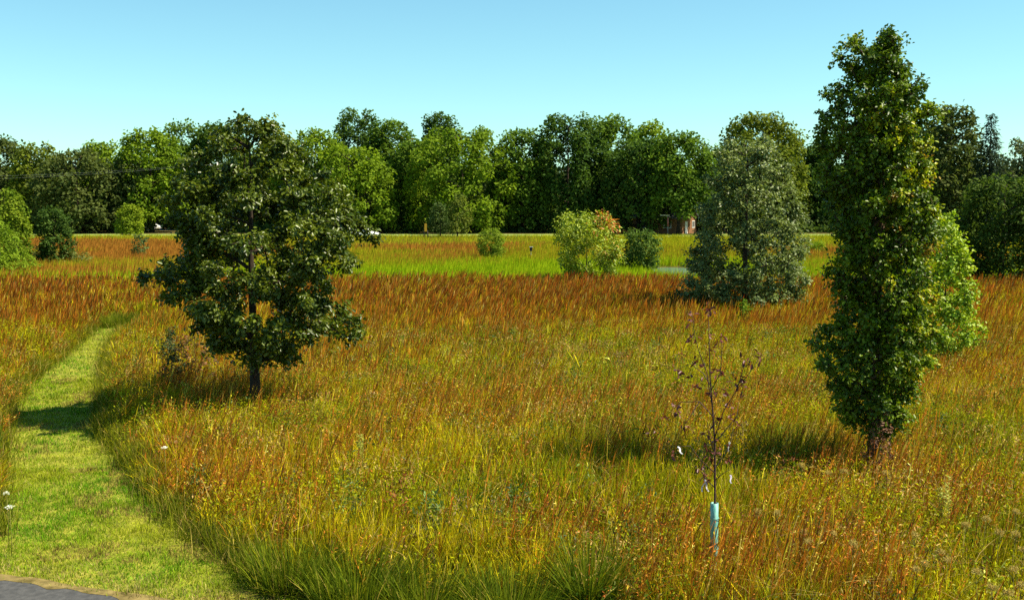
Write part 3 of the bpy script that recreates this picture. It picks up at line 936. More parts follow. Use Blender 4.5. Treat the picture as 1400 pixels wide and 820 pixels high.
sized(1372, 240, 66, 70, 74, dome, .04, name='round_tree', label='dense round tree with a dark shaded front at the right edge', trunk_r=.2, nclump=110, rc=(.6, 1.0), per=190, ln=.28, wd=.18,
      cols=((.040, .075, .012), (.085, .130, .018)), seed=301, ksides=4)
sized(6, 258, 40, 34, 92, dome, .05, name='round_tree', label='rounded yellow green tree at the left edge behind a feathery one', trunk_r=.14, nclump=70, rc=(.5, .9), per=150, ln=.26, wd=.18,
      cols=((.10, .165, .012), (.19, .25, .018)), seed=302, ksides=4)
sized(-2, 288, 52, 46, 84, pointy, .02, name='feathery_tree', label='feathery light green tree with drooping tips on the left edge', trunk_r=.10, nclump=80, rc=(.35, .7), per=130, ln=.34, wd=.09,
      cols=((.12, .20, .012), (.20, .28, .018)), seed=303, ksides=4, droop=.25, flat=.6)
sized(73, 282, 24, 25, 94, dome, .05, name='small_tree', label='small dark green round tree right of the feathery left edge tree', trunk_r=.08, nclump=55, rc=(.35, .65), per=130, ln=.24, wd=.17,
      cols=((.035, .075, .014), (.085, .14, .024)), seed=304, ksides=4)
sized(177, 279, 18, 19, 165, dome, .12, name='small_tree', label='little bright yellow green tree in front of the left tree line', trunk_r=.08, nclump=34, rc=(.45, .8), per=120, ln=.32, wd=.22,
      cols=((.12, .18, .012), (.24, .30, .02)), seed=305, ksides=4)
sized(190, 318, 11, 11, 105, dome, .06, name='shrub', label='tiny dark leaved shrub alone in the rust grass at left', cat='shrub', trunk_r=.03, nclump=16, rc=(.22, .4), per=60, ln=.22, wd=.14,
      cols=((.06, .10, .03), (.12, .17, .05)), seed=306, ksides=3)
# small forked tree at the field edge
sized(602, 276, 16, 14, 158, dome, .22, name='small_tree', label='left dull green crown of the pair of small trees at the field edge', trunk_r=.11, nclump=26, rc=(.5, .9), per=80, ln=.34, wd=.22,
      cols=((.05, .085, .025), (.10, .14, .04)), seed=307, ksides=4, shell=.5)
sized(625, 266, 15, 19, 154, dome, .18, name='small_tree', label='taller yellow green small tree with a visible thin trunk at the field edge', trunk_r=.12, nclump=34, rc=(.5, .95), per=85, ln=.34, wd=.22,
      cols=((.08, .115, .02), (.17, .20, .03)), seed=308, ksides=4, shell=.5)
sized(671, 312, 18, 19, 102, dome, .03, name='bush', label='fluffy light green bush alone in the green field', cat='bush', trunk_r=.04, nclump=44, rc=(.3, .5), per=130, ln=.26, wd=.08,
      cols=((.13, .20, .015), (.22, .29, .025)), seed=309, ksides=3)


def red_top(p, c, i, zt):
    t = p[:, 2] / zt
    m = (p[:, 0] > .35 + rng.normal(0, .3, len(p))) & (t > .70) & (noise2(p[:, 0] * 2.2, p[:, 2] * 2.2, 1.0, 6) > .50) & (rng.random(len(p)) < .45)
    c[m] = mixc((.55, .14, .04), (.60, .28, .05), rng.random(m.sum()))
    o = (p[:, 0] > 1.0) & (t > .35) & (rng.random(len(p)) < .12)
    c[o] = (.50, .30, .03)
    return c


bY = 73.5
bx = at(802, 382, bY)[0]
build_tree('bush', 'big yellow green bush with red orange tips on its upper right', 'bush', (bx, bY, 0),
           px_prof(802, bY, [(289, 790, 826), (298, 768, 838), (312, 756, 848), (330, 758, 852), (350, 764, 850), (368, 770, 846), (386, 782, 834)]),
           None, M_bark, M_leaf, .06, nclump=95, rc=(.32, .62), flat=1.1, per=120, ln=.26, wd=.10, cols=((.16, .23, .012), (.36, .42, .022)),
           accent=red_top, shell=.5, seed=310, ksides=3, wide=2.0)
sized(876, 314, 27, 29, 87, dome, .04, name='bush', label='mid green leafy bush right of the red tipped bush', cat='bush', trunk_r=.05, nclump=52, rc=(.32, .6), per=100, ln=.25, wd=.15,
      cols=((.06, .11, .02), (.13, .19, .035)), seed=311, ksides=3, shell=.5)
sized(1020, 408, 9, 10, 49, dome, .3, name='seedling', label='slender bright green seedling below the pin oak', cat='seedling', trunk_r=.015, nclump=14, rc=(.12, .24), per=60, ln=.12, wd=.07,
      cols=((.09, .17, .012), (.17, .25, .02)), seed=312, ksides=3, shell=.3)
sized(1118, 330, 14, 14, 112, dome, .03, name='bush', label='bright green low bush just left of the columnar tree', cat='bush', trunk_r=.03, nclump=24, rc=(.3, .5), per=90, ln=.3, wd=.08,
      cols=((.16, .25, .015), (.24, .32, .02)), seed=313, ksides=3)
# weedy shrubs near the oak and at the left edge
sx, sy = ground(236, 548)
build_tree('weedy_shrub', 'green and red leaved weedy shrub left of the oak trunk', 'shrub', (sx, sy, 0), [(.4, .3, .3), (1.0, .45, .5), (1.7, .4, .45), (2.3, .12, .15)],
           None, M_bark, M_leaf, .02, nclump=22, rc=(.18, .32), sub=6, per=9, ln=.10, wd=.045, cols=((.035, .07, .02), (.09, .12, .03)), kind6=True, seed=320, ksides=3, shell=.3)


def reddish(p, c, i, zt):
    m = rng.random(len(p)) < .7
    c[m] = mixc((.30, .11, .06), (.36, .20, .06), rng.random(m.sum()))
    return c


sx, sy = ground(268, 545)
build_tree('weedy_shrub', 'reddish brown weedy shrub under the left oak boughs', 'shrub', (sx, sy, 0), [(.3, .5, .5), (1.0, .75, .75), (1.6, .6, .6), (2.1, .15, .15)],
           None, M_bark, M_leaf, .02, nclump=30, rc=(.18, .34), sub=7, per=9, ln=.075, wd=.03, cols=((.06, .08, .02), (.12, .13, .03)), accent=reddish, kind6=True, seed=321, ksides=3, shell=.3)
sx, sy = ground(1196, 668)
build_tree('weedy_shrub', 'red brown weeds tangled round the columnar tree base', 'shrub', (sx, sy - .35, 0), [(.2, .25, .3), (.7, .35, .4), (1.3, .28, .32), (1.75, .1, .12)],
           None, M_bark, M_leaf, .012, nclump=22, rc=(.14, .26), sub=7, per=7, ln=.07, wd=.028, cols=((.12, .05, .03), (.26, .11, .05)), kind6=True, seed=322, ksides=3, shell=.3)
for k, (px, py, h, lb) in enumerate([(60, 356, 1.9, 'low green weedy thicket below the small dark round tree'), (24, 352, 2.2, 'low green weedy thicket under the feathery left edge tree'), (98, 358, 1.5, 'thin brownish weedy thicket right of the small dark round tree')]):
    sx, sy = ground(px, py + 8)
    build_tree('weed_thicket', lb, 'thicket', (sx, sy, 0), [(.1, 1.6, 1.6), (h * .5, 1.8, 1.8), (h, .4, .4)], None, M_bark, M_leaf, .03, nclump=26, rc=(.3, .55), per=70, ln=.28, wd=.07,
               cols=((.10, .14, .02), (.20, .22, .03)), seed=330 + k, ksides=3, shell=.2)

# the wood behind the line, one dark mass
n = 60000
y = rng.uniform(222, 262, n); x = rng.uniform(-.62, .62, n) * y
hh = 10.5 + 3.5 * fbm(x, y, 14, 88)
z = rng.random(n) ** .8 * hh
c = mixc((.025, .045, .014), (.06, .085, .02), rng.random(n))
V, T, C = leaf_tris(np.stack([x, y, z], 1), rdir(n), rdir(n), rng.uniform(1.0, 1.9, n), rng.uniform(.6, 1.1, n), c)
o = link('distant_wood', make_mesh('distant_wood', V, None, T, C), M_far); tag(o, 'dark dense wood behind the front trees', 'wood', kind='stuff')

# ------------------------------------------------------------------ the staked sapling with its guard and ribbons
SY = 17.0
sapx = at(974, 700, SY)[0]


def sp(cx, cy, dy=0.0):
    """crop point (683-wide crop of x 700-1050, y 400-820) -> metres from the sapling's foot"""
    p = at(700 + cx / 1.951, 400 + cy / 1.951, SY + dy)
    return np.array([p[0] - sapx, dy, p[2]])


root = empty('sapling', (sapx, SY, 0), 'thin dark leaved sapling with pale ribbons in the foreground grass', 'sapling')
tg = Geo()
foot = np.array([sp(541, 560)[0], 0, 0.0])
tg.tube([foot, sp(541, 560), sp(541, 400, .02), sp(534, 300, .02), sp(528, 220, .03), sp(526, 140), sp(524, 48)], [.022, .019, .015, .012, .009, .007, .003], 7)
br = [[(538, 330, .02), (520, 215, .1), (502, 165, .14), (487, 115, .1), (482, 62, .1)],
      [(541, 385, 0), (566, 312, -.1), (598, 262, -.16), (640, 205, -.2), (664, 168, -.22)],
      [(530, 262, 0), (556, 215, -.15), (560, 150, -.2), (557, 118, -.2)],
      [(541, 480, 0), (505, 448, -.2), (475, 408, -.3), (446, 410, -.34)],
      [(541, 470, 0), (560, 440, .15), (580, 415, .2), (592, 352, .22)],
      [(536, 330, 0), (500, 290, .25), (450, 292, .35), (408, 330, .4)],
      [(541, 520, 0), (520, 500, .1), (512, 470, .12)],
      [(532, 250, 0), (510, 215, .2), (478, 190, .3), (440, 205, .35)],
      [(541, 430, 0), (525, 380, -.12), (520, 340, -.16)],
      [(598, 262, -.16), (612, 220, -.1), (622, 180, -.1)],
      [(541, 500, 0), (566, 480, -.15), (583, 470, -.2)],
      [(500, 290, .25), (462, 350, .3), (432, 300, .3)],
      [(541, 400, 0), (600, 330, .2), (604, 290, .22)]]
tips = []
for b_ in br:
    P = np.array([sp(*q) for q in b_]); tg.tube(P, np.linspace(.009, .0028, len(P)), 5); tips.append(P)
tg.build('trunk', M_twig, root)
LP = [(482, 58, .1), (476, 66, .1), (524, 45, 0), (530, 40, 0), (482, 112, .1), (486, 120, .1), (527, 110, 0), (557, 118, -.2), (440, 205, .35), (446, 214, .35), (556, 210, -.15), (490, 245, .1), (497, 240, .1),
      (620, 180, -.1), (628, 186, -.1), (665, 165, -.22), (660, 172, -.22), (625, 240, -.18), (618, 234, -.18), (590, 240, -.1), (435, 300, .3), (440, 318, .3), (408, 330, .4), (372, 375, .4), (545, 340, 0), (552, 334, 0),
      (520, 380, -.12), (430, 430, -.34), (520, 410, -.1), (580, 410, .2), (600, 355, .22), (515, 500, .1), (536, 160, 0), (545, 210, 0), (532, 270, 0), (487, 185, .2), (505, 190, .1), (578, 300, -.1), (585, 330, 0), (560, 360, 0),
      (525, 435, 0), (533, 395, 0), (575, 440, .1), (462, 350, .3), (610, 268, -.1), (545, 420, 0), (510, 480, 0), (500, 465, .1), (566, 262, .1)]
P, D = [], []
for q in LP:
    for _ in range(5):
        P.append(sp(*q) + rng.normal(0, .035, 3)); D.append(rng.normal(0, 1, 3) + np.array([0, 0, -.5]))
P = np.array(P); n = len(P)
V, Q, C = leaf_quads(P, np.array(D), rdir(n), rng.uniform(.07, .12, n), rng.uniform(.035, .055, n), mixc((.07, .014, .014), (.16, .045, .025), rng.random(n)))
link('crown', make_mesh('crown', V, Q, None, C), leaf_mat('maroon leaves', .45, .2, .4, (1.2, .8, .6)), root)

# teal tree guard: an open square-ish corrugated tube
M_teal = noise_mat('scuffed teal plastic', (.08, .30, .26), (.26, .50, .44), 22, .45, .3, 8, stretch=(1, 1, .25))
g = Geo(); k = 12; hgt = sp(541, 560)[2]
th = np.arange(k) / k * 2 * math.pi
rad = .058 + .006 * np.cos(th * 4)
rows = []
for zz, sh in ((0.02, 0), (.5, .012), (.9, .004), (hgt, 0)):
    rows.append(np.stack([np.cos(th) * rad + foot[0] - .006 + sh * .5, np.sin(th) * rad, np.full(k, zz)], 1))
inn = [np.stack([(r[:, 0] - foot[0]) * .93 + foot[0], r[:, 1] * .93, r[:, 2]], 1) for r in rows[::-1]]
V = np.concatenate(rows + inn); nr = len(rows) * 2
Q = [[i * k + j, i * k + (j + 1) % k, (i + 1) * k + (j + 1) % k, (i + 1) * k + j] for i in range(nr - 1) for j in range(k)]
g.add(V, Q, None, (.13, .42, .36))
for zz in (.45, .95):
    g.tube(np.stack([np.cos(np.append(th, th[:1])) * .069 + foot[0], np.sin(np.append(th, th[:1])) * .069, np.full(k + 1, zz)], 1), .005, 4, (.5, .55, .5))
tgo = g.build('tree_guard', M_teal); tgo.location = (sapx, SY, 0)
tag(tgo, 'pale teal plastic tube guard around the sapling stem', 'tree guard')

M_rib = leaf_mat('pale lavender ribbon', .4, .35, .5, (1, 1, 1))


def ribbon(cx, cy, dy, ln, ang, col, label, two=False):
    p = sp(cx, cy, dy)
    r = empty('flagging_ribbon', (sapx + p[0], SY + p[1], p[2]), label, 'ribbon', 'ribbons tied on the sapling')
    for s in ((-1, 1) if two else (1,)):
        n = 7; t = np.linspace(0, 1, n)
        a = math.radians(ang) * s
        cx_ = np.sin(a) * ln * t + .012 * np.sin(t * 7); cz_ = -np.cos(a) * ln * t; cy_ = .02 * np.sin(t * 5 + s)
        wv = .012 * (1 + .2 * np.sin(t * 6))
        A = np.stack([cx_ - wv, cy_ - .006, cz_], 1); B = np.stack([cx_ + wv, cy_ + .006, cz_ + .004], 1)
        V = np.concatenate([A, B]); Q = [[i, i + 1, n + i + 1, n + i] for i in range(n - 1)]
        g = Geo(); g.add(V, Q, None, col); g.build('tail', M_rib, r)
    th = np.linspace(0, 2 * math.pi, 9)
    g = Geo(); g.tube(np.stack([.012 * np.cos(th), .012 * np.sin(th), .006 * np.sin(th)], 1), .007, 5, col); g.build('knot', M_rib, r)


ribbon(444, 412, -.34, .12, 28, (.80, .78, .84), 'white ribbon hanging on the sapling\'s longest left twig')
ribbon(515, 500, .1, .19, 16, (.72, .64, .70), 'forked pinkish ribbon low on the sapling just above its guard', True)
ribbon(583, 488, -.2, .12, 4, (.62, .54, .70), 'lavender ribbon low on the right side of the sapling')
ribbon(580, 400, .2, .14, -8, (.42, .42, .44), 'dull grey ribbon halfway up the right side of the sapling')

# ------------------------------------------------------------------ seed heads and flowers in the grass
M_stem = noise_mat('dry green stems', (.10, .11, .02), (.20, .17, .04), 20, .8, .2)


def plume_mesh(seed, col1, col2, h=1.05):
    r = np.random.default_rng(seed)
    sg = Geo()
    sg.tube([(0, 0, 0), (.02, .01, h * .5), (.05, 0, h * .86)], [.006, .005, .003], 4)
    for j in range(7):
        a = r.uniform(0, 6.283); q = r.uniform(.05, .14); z = h * (.80 + .2 * r.random())
        e = np.array([.05 + np.cos(a) * q, np.sin(a) * q, z])
        sg.tube([(.045, 0, h * .78), tuple(e * .6 + np.array([.045, 0, h * .78]) * .4 + np.array([0, 0, .02])), tuple(e)], [.003, .0025, .002], 3)
    m = 240
    P = np.array([.05, 0, h * .92]) + r.normal(0, 1, (m, 3)).clip(-1.7, 1.7) * np.array([.036, .026, .020]); n = m
    u = r.random((n, 1)); c = np.array(col1) * (1 - u) + np.array(col2) * u
    d = r.normal(0, 1, (n, 3)); nn = r.normal(0, 1, (n, 3)) + np.array([0, 0, .6])
    V, T, C = leaf_tris(P, d, nn, np.full(n, .020), np.full(n, .013), c)
    return sg.mesh('stem'), make_mesh('seed_head', V, None, T, C)


PL = [plume_mesh(900 + i, (.30, .22, .05), (.54, .42, .14), 1.0 + .08 * i) for i in range(5)]
spots = [(1288, 745), (1293, 757), (1316, 708), (1345, 700), (1362, 716), (1384, 722), (1395, 742), (1390, 770), (1340, 770), (1352, 790), (1262, 760), (1255, 768),
         (1390, 690), (1385, 800), (1165, 730), (1098, 718), (1102, 732), (1040, 690), (1250, 720), (1398, 786), (1140, 722),
         (1130, 640), (1098, 628), (1150, 636), (1064, 690), (1208, 640)]
for i, (px, py) in enumerate(spots):
    hz = (1.0 + .08 * (i % 5))
    gx, gy = ground(px, py, hz)
    r = empty('seeded_goldenrod', (gx, gy, 0), 'cream fluffy seed heads on a stem in the lower right meadow', 'wildflower', 'seeded goldenrods in the lower right grass', rng.uniform(0, 6.28))
    s_, h_ = PL[i % 5]
    link('stem', s_, M_stem, r); link('seed_head', h_, M_grass, r)


def umbel(px, py, h, label, rad=.06, col=(.78, .78, .72), name='white_wildflower'):
    gx, gy = ground(px, py, h)
    r = empty(name, (gx, gy, 0), label, 'wildflower')
    sg = Geo(); sg.tube([(0, 0, 0), (.01, 0, h * .5), (0, 0, h - .03)], [.006, .005, .004], 5)
    m = 60; a = rng.uniform(0, 6.283, m); q = rad * np.sqrt(rng.random(m))
    P = np.stack([q * np.cos(a), q * np.sin(a), h + .015 * (1 - (q / rad) ** 2) + rng.normal(0, .004, m)], 1)
    for j in range(8):
        t = j / 8 * 6.283; sg.tube([(0, 0, h - .05), (.7 * rad * np.cos(t), .7 * rad * np.sin(t), h - .004)], .002, 3)
    sg.build('stem', M_stem, r)
    V, T, C = leaf_tris(P, rdir(m), rdir(m) * .4 + np.array([0, 0, 1]), .022, .020, np.tile(np.array(col), (m, 1)))
    link('flower', make_mesh('flower', V, None, T, C), M_leaf, r)


umbel(225, 612, .95, 'white flat wildflower in the grass right of the path', .07)
umbel(13, 693, .85, 'white flat wildflower low in the left edge grass', .07)
umbel(9, 674, .95, 'smaller pale wildflower just above the white one at left edge', .05, (.6, .6, .5))
umbel(46, 478, 1.1, 'yellow wildflower in the rust grass left of the path', .11, (.70, .55, .03), 'yellow_wildflower')
umbel(102, 336, 1.4, 'small whitish wildflower right of the small dark round tree', .14, (.7, .7, .66))


def goldenrod(px, py, h, label):
    gx, gy = ground(px, py, h)
    r = empty('leafy_goldenrod', (gx, gy, 0), label, 'wildflower')
    sg = Geo(); P, D = [], []
    for k in range(6):
        ox_, oy_ = rng.normal(0, .09, 2); hh = h * rng.uniform(.8, 1.05)
        sg.tube([(ox_ * .3, oy_ * .3, 0), (ox_ * .7, oy_ * .7, hh * .5), (ox_, oy_, hh)], [.006, .005, .003], 4)
        t = rng.uniform(.4, 1, 44); a = rng.uniform(0, 6.283, 44)
        P.append(np.stack([ox_ * t, oy_ * t, hh * t], 1)); D.append(np.stack([np.cos(a), np.sin(a), np.full(44, .35)], 1))
    P = np.concatenate(P); n = len(P)
    V, Q, C = leaf_quads(P, np.concatenate(D), rdir(n) * .4 + np.array([0, 0, 1]), rng.uniform(.05, .09, n), np.full(n, .022), mixc((.22, .28, .03), (.42, .40, .06), rng.random(n)))
    sg.build('stem', M_stem, r); link('foliage', make_mesh('foliage', V, Q, None, C), M_leaf, r)


goldenrod(1298, 652, 1.35, 'pale yellow green leafy goldenrod in the right meadow')
goldenrod(492, 592, 1.2, 'pale green leafy goldenrod in the grass right of the oak')

n = 42000
y = rng.uniform(186, 224, n); x = rng.uniform(-.60, .60, n) * y
k = ~((np.abs(x - 27) < 10) & (y < 196)) & ~((x > -74) & (x < -57) & (y < 206))
x, y = x[k], y[k]; n = len(x)
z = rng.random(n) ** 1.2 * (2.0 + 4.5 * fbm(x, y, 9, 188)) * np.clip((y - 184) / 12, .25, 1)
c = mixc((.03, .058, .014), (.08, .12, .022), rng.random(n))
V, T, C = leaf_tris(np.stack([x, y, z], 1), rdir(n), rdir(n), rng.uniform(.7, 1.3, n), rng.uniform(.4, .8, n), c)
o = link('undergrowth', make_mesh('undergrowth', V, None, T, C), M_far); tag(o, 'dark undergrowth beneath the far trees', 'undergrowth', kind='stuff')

# ------------------------------------------------------------------ pond
pcx, pcy = ground(929, 372)
g = Geo(); k = 28; th = np.arange(k) / k * 2 * math.pi
V = np.stack([pcx + 3.2 * np.cos(th) * (1 + .08 * np.sin(3 * th)), pcy + 5.5 * np.sin(th), np.full(k, .02)], 1)
M_w, Nn_, Ll_ = new_mat('still pond water')
p = Nn_.new('ShaderNodeBsdfPrincipled'); p.inputs['Base Color'].default_value = (.10, .17, .15, 1); p.inputs['Roughness'].default_value = .12
out = Nn_.new('ShaderNodeOutputMaterial'); nz = Nn_.new('ShaderNodeTexNoise'); nz.inputs['Scale'].default_value = 3
bp = Nn_.new('ShaderNodeBump'); bp.inputs['Strength'].default_value = .15; bp.inputs['Distance'].default_value = .05
Ll_.new(nz.outputs['Fac'], bp.inputs['Height']); Ll_.new(bp.outputs[0], p.inputs['Normal']); Ll_.new(p.outputs[0], out.inputs['Surface'])
me = bpy.data.meshes.new('pond'); me.from_pydata(V.tolist(), [], [list(range(k))]); me.update()
tag(link('pond', me, M_w), kind='structure')

# ------------------------------------------------------------------ the brown house under the trees
HY = 186.0
hx = at(918, 318, HY)[0]
house = empty('brown_house', (hx, HY, 0), 'low brown house half hidden under the trees near the pin oak', 'house', None, math.radians(-32))
M_brown = noise_mat('stained brown siding', (.16, .075, .035), (.26, .13, .06), 3, .8, .2, stretch=(.3, .3, 8))
M_roof = noise_mat('weathered grey shingles', (.10, .095, .09), (.19, .18, .17), 5, .9, .2, stretch=(1, 4, 4))
M_white = plain('white trim', (.72, .70, .64), .5); M_glass = plain('dark window glass', (.03, .04, .05), .1, .6)
M_red = plain('faded red paint', (.34, .10, .09), .5)
hw, hd, hh = 9.0, 6.0, 2.7
g = Geo()
x0, x1, y0, y1 = -hw + 3.2, 3.2, -hd / 2, hd / 2
V = [(x0, y0, 0), (x1, y0, 0), (x1, y1, 0), (x0, y1, 0), (x0, y0, hh), (x1, y0, hh), (x1, y1, hh), (x0, y1, hh), (x0, 0, hh + 1.5), (x1, 0, hh + 1.5)]
g.add(V, [[0, 1, 5, 4], [1, 2, 6, 5], [2, 3, 7, 6], [3, 0, 4, 7]], [[5, 6, 9], [7, 4, 8]]); g.build('wall', M_brown, house, smooth=False)
g = Geo(); e = .5; t = .14
for s in (-1, 1):
    yy = s * (hd / 2 + e); ze = hh - 1.5 * e / (hd / 2)
    V = [(x0 - e, yy, ze + .02), (x1 + e, yy, ze + .02), (x1 + e, 0, hh + 1.52), (x0 - e, 0, hh + 1.52)]
    V += [(a_, b_, c_ + t) for a_, b_, c_ in V]
    g.add(V, [[0, 3, 2, 1], [4, 5, 6, 7], [0, 1, 5, 4], [1, 2, 6, 5], [2, 3, 7, 6], [3, 0, 4, 7]])
g.build('roof', M_roof, house, smooth=False)


def house_window(cx, cy, cz, w_, h_, side):
    fr = Geo(); d = .06
    def bx(u, v, du, dv, th_):
        if side == 'front': fr.box((cx + u, cy - th_ / 2, cz + v), (du, th_, dv))
        else: fr.box((cx + th_ / 2, cy + u, cz + v), (th_, du, dv))
    bx(0, h_ / 2, w_ + .16, .1, d); bx(0, -h_ / 2, w_ + .16, .1, d); bx(-w_ / 2, 0, .1, h_ - .1, d * .95); bx(w_ / 2, 0, .1, h_ - .1, d * .95); bx(0, 0, .05, h_ - .1, d * .6)
    f = fr.build('window', M_white, house, smooth=False)
    pn = Geo()
    if side == 'front': pn.box((cx, cy - .012, cz), (w_ - .1, .02, h_ - .1))
    else: pn.box((cx + .012, cy, cz), (.02, w_ - .1, h_ - .1))
    pn.build('pane', M_glass, f, smooth=False)


house_window(-4.0, y0, 1.5, 1.3, 1.1, 'front'); house_window(.6, y0, 1.5, 1.3, 1.1, 'front')
g = Geo(); g.box((-1.8, y0 - .03, 1.05), (.95, .06, 2.1)); dr = g.build('door', M_brown, house, smooth=False)
g = Geo(); g.box((-1.45, y0 - .08, 1.0), (.06, .06, .12)); g.build('handle', M_white, dr, smooth=False)
g = Geo(); g.box((x1 + .03, -1.3, 1.0), (.06, 1.0, 2.0)); g.build('side_door', M_white, house, smooth=False)
house_window(x1, 1.7, 1.5, 1.0, 1.1, 'side')

fx = at(913, 320, 178)
fp = empty('post', (fx[0], 178, 0), 'slim reddish post in front of the brown house', 'post')
g = Geo(); g.tube([(0, 0, 0), (0, 0, 3.1)], [.09, .08], 8); g.build('shaft', plain('dull steel', (.22, .20, .20), .5), fp)
g = Geo(); g.tube([(0, 0, 1.35), (0, 0, 2.8)], [.12, .11], 8); g.build('sleeve', M_red, fp)
g = Geo(); g.box((-.5, 0, 3.12), (1.5, .25, .12)); g.build('top_bar', plain('pale weathered wood', (.45, .42, .38), .8), fp, smooth=False)
rp = [ground(880, 325.2), ground(945, 325.2), ground(945, 323.6), ground(880, 323.6)]
sheet('driveway', rp, .012, M_road)
sheet('road', [(-230, 202), (-40, 202), (-40, 208), (-230, 208)], .012, M_road)

# ------------------------------------------------------------------ cars, signs, pole
M_carw = plain('white car paint', (.80, .80, .79), .25, .6, var=.03); M_tyre = plain('black rubber', (.02, .02, .02), .8); M_rim = plain('bare alloy', (.5, .5, .52), .35, .5, .8)
M_lampg = plain('lamp glass', (.65, .62, .55), .15, .6); M_tail = plain('red lamp glass', (.35, .02, .02), .2, .6)


def loft(sections):
    g = Geo(); k = len(sections[0]); n = len(sections)
    V = np.concatenate([np.array(s) for s in sections])
    Q = [[i * k + j, i * k + (j + 1) % k, (i + 1) * k + (j + 1) % k, (i + 1) * k + j] for i in range(n - 1) for j in range(k)]
    T = [[0, j + 1, j] for j in range(1, k - 1)] + [[(n - 1) * k, (n - 1) * k + j, (n - 1) * k + j + 1] for j in range(1, k - 1)]
    return g.add(V, Q, T)


def car(loc, rz, label):
    r = empty('parked_car', loc, label, 'car', 'white cars beyond the field', rz)
    sec = []
    for (x_, zb_, zt_, hw_) in [(-2.2, .45, .75, .70), (-2.1, .30, .92, .80), (-1.2, .26, .98, .86), (0, .26, .97, .87), (1.0, .26, .95, .86), (1.9, .28, .80, .80), (2.2, .40, .62, .66)]:
        sec.append([(x_, -hw_ * .94, zb_), (x_, hw_ * .94, zb_), (x_, hw_, zb_ + .2), (x_, hw_ * .97, zt_ - .1), (x_, hw_ * .86, zt_), (x_, -hw_ * .86, zt_), (x_, -hw_ * .97, zt_ - .1), (x_, -hw_, zb_ + .2)])
    loft(sec).build('body', M_carw, r)
    sec = []
    for (x_, zt_, hw_) in [(-1.75, .99, .70), (-1.15, 1.40, .62), (-.3, 1.47, .62), (.35, 1.42, .62), (1.05, .97, .72)]:
        sec.append([(x_, -.76, .93), (x_, .76, .93), (x_, hw_, zt_), (x_, -hw_, zt_)])
    c_ = loft(sec).build('cabin', M_carw, r)
    for s in (-1, 1):
        for (a0, a1) in ((-1.15, -.35), (-.25, .62)):
            g = Geo(); zt_ = 1.36
            V = [(a0, s * .772, 1.0), (a1, s * .772, 1.0), (a1 - (.28 if a1 > 0 else 0), s * .655, zt_), (a0 + (.12 if a0 < -1 else 0), s * .655, zt_)]
            V2 = [(x_, y_ - s * .03, z_) for x_, y_, z_ in V]
            g.add(V + V2, [[0, 1, 2, 3], [4, 7, 6, 5], [0, 4, 5, 1], [1, 5, 6, 2], [2, 6, 7, 3], [3, 7, 4, 0]]); g.build('window', M_glass, r, smooth=False)
    for x_ in (-1.35, 1.35):
        for s in (-1, 1):
            th = np.linspace(0, 2 * math.pi, 17)
            g = Geo(); g.tube([(x_, s * .66, .32), (x_, s * .70, .32), (x_, s * .86, .32), (x_, s * .89, .32)], [.26, .32, .32, .27], 16)
            w_ = g.build('wheel', M_tyre, r)
            g = Geo(); g.tube([(x_, s * .89, .32), (x_, s * .905, .32)], [.2, .17], 12); g.build('rim', M_rim, w_)
    for s in (-1, 1):
        g = Geo(); g.box((2.10, s * .55, .62), (.14, .3, .12)); g.build('headlight', M_lampg, r, smooth=False)
        g = Geo(); g.box((-2.16, s * .58, .75), (.1, .26, .14)); g.build('taillight', M_tail, r, smooth=False)


c1 = at(204, 312, 200); car((c1[0], 200, 0), math.radians(172), 'white parked car showing between dark trunks left of the oak')
c2 = at(499, 320, 164); car((c2[0], 164, 0), math.radians(4), 'white parked car half hidden behind the oak\'s right boughs')

s1 = at(582, 320, 156)
sg_ = empty('marker_sign', (s1[0], 156, 0), 'narrow yellow marker sign on two dark posts at the field edge', 'sign')
for dx in (-.22, .26):
    g = Geo(); g.tube([(dx, .05, 0), (dx, .05, 1.35)], .07, 6); g.build('post', plain('dark creosoted wood', (.03, .025, .02), .9), sg_)
g = Geo(); g.box((.0, 0, 1.75), (.34, .05, 1.15)); g.build('panel', plain('yellow sign paint', (.75, .40, .02), .45), sg_, smooth=False)

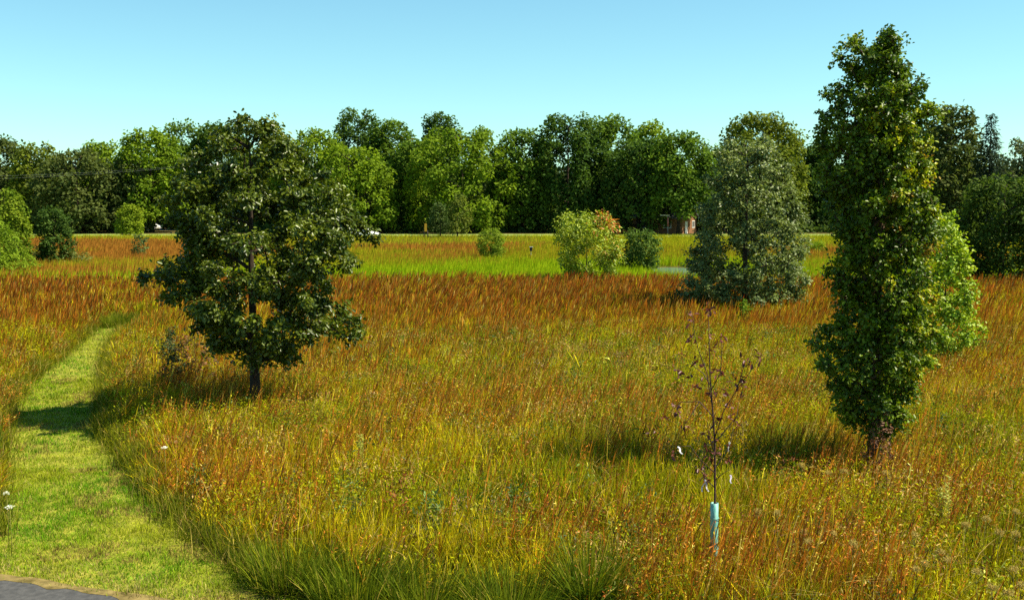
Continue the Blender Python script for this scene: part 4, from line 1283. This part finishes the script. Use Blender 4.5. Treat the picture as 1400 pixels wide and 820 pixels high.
s2 = at(269, 306, 170)
st_ = empty('stop_sign', (s2[0], 170, 0), 'small red sign on a thin post showing through the oak leaves', 'sign')
g = Geo(); g.tube([(0, .03, 0), (0, .03, s2[2] + .3)], .04, 6); g.build('post', plain('galvanised steel', (.35, .36, .36), .5), st_)
g = Geo(); th = np.arange(8) / 8 * 2 * math.pi + math.pi / 8
V = np.concatenate([np.stack([.40 * np.cos(th), np.full(8, -.02), s2[2] + .40 * np.sin(th)], 1), np.stack([.40 * np.cos(th), np.full(8, .01), s2[2] + .40 * np.sin(th)], 1)])
g.add(V, [[i, (i + 1) % 8, 8 + (i + 1) % 8, 8 + i] for i in range(8)], [[0, i, i + 1] for i in range(1, 7)] + [[8, 8 + i + 1, 8 + i] for i in range(1, 7)])
g.build('panel', plain('red sign paint', (.55, .04, .03), .4), st_, smooth=False)

b1 = at(726, 349, 104)
bb = empty('nest_box', (b1[0], 104, 0), 'tiny dark nest box on a thin pole in the green field', 'nest box')
g = Geo(); g.tube([(0, 0, 0), (0, 0, 1.0)], .03, 6); g.build('pole', plain('grey pole', (.3, .3, .3), .5), bb)
g = Geo(); g.box((0, 0, 1.12), (.26, .24, .36)); g.build('box', plain('dark weathered wood', (.035, .03, .028), .9), bb, smooth=False)
g = Geo(); g.box((.02, -.02, 1.325), (.36, .34, .05)); g.build('roof', plain('pale tin', (.4, .4, .4), .5), bb, smooth=False)

uY = 168
u1 = at(297, 222, uY)
up = empty('utility_pole', (u1[0], uY, 0), 'pale utility pole just showing above the oak\'s left boughs', 'utility pole')
g = Geo(); g.tube([(0, 0, 0), (0, 0, u1[2])], [.17, .12], 8); g.build('shaft', plain('bleached wood', (.42, .40, .37), .8), up)
g = Geo(); g.box((0, -.16, u1[2] - .5), (2.2, .1, .12)); g.build('crossarm', plain('grey wood', (.28, .26, .24), .8), up, smooth=False)
for dx in (-1.0, 1.0):
    g = Geo(); g.tube([(dx, -.16, u1[2] - .44), (dx, -.16, u1[2] - .22)], [.05, .03], 6); g.build('insulator', M_white, up)
M_wire = plain('bare wire', (.45, .46, .47), .4, .5, .3)
for k, dx in enumerate((-1.0, 1.0)):
    A = np.array([u1[0] + dx, uY - .16, u1[2] - .2]); B = np.array([A[0] - 78, uY + 2 - 12 * k, u1[2] - 1.4 - 1.2 * k])
    t = np.linspace(0, 1, 24)[:, None]
    P = A * (1 - t) + B * t - np.array([0, 0, 1]) * (1.4 * 4 * t * (1 - t))
    g = Geo(); g.tube(P, .005, 4)
    tag(g.build('power_line', M_wire), ['upper thin power line running left from the utility pole', 'lower thin power line running left from the utility pole'][k], 'power line', 'power lines at left')
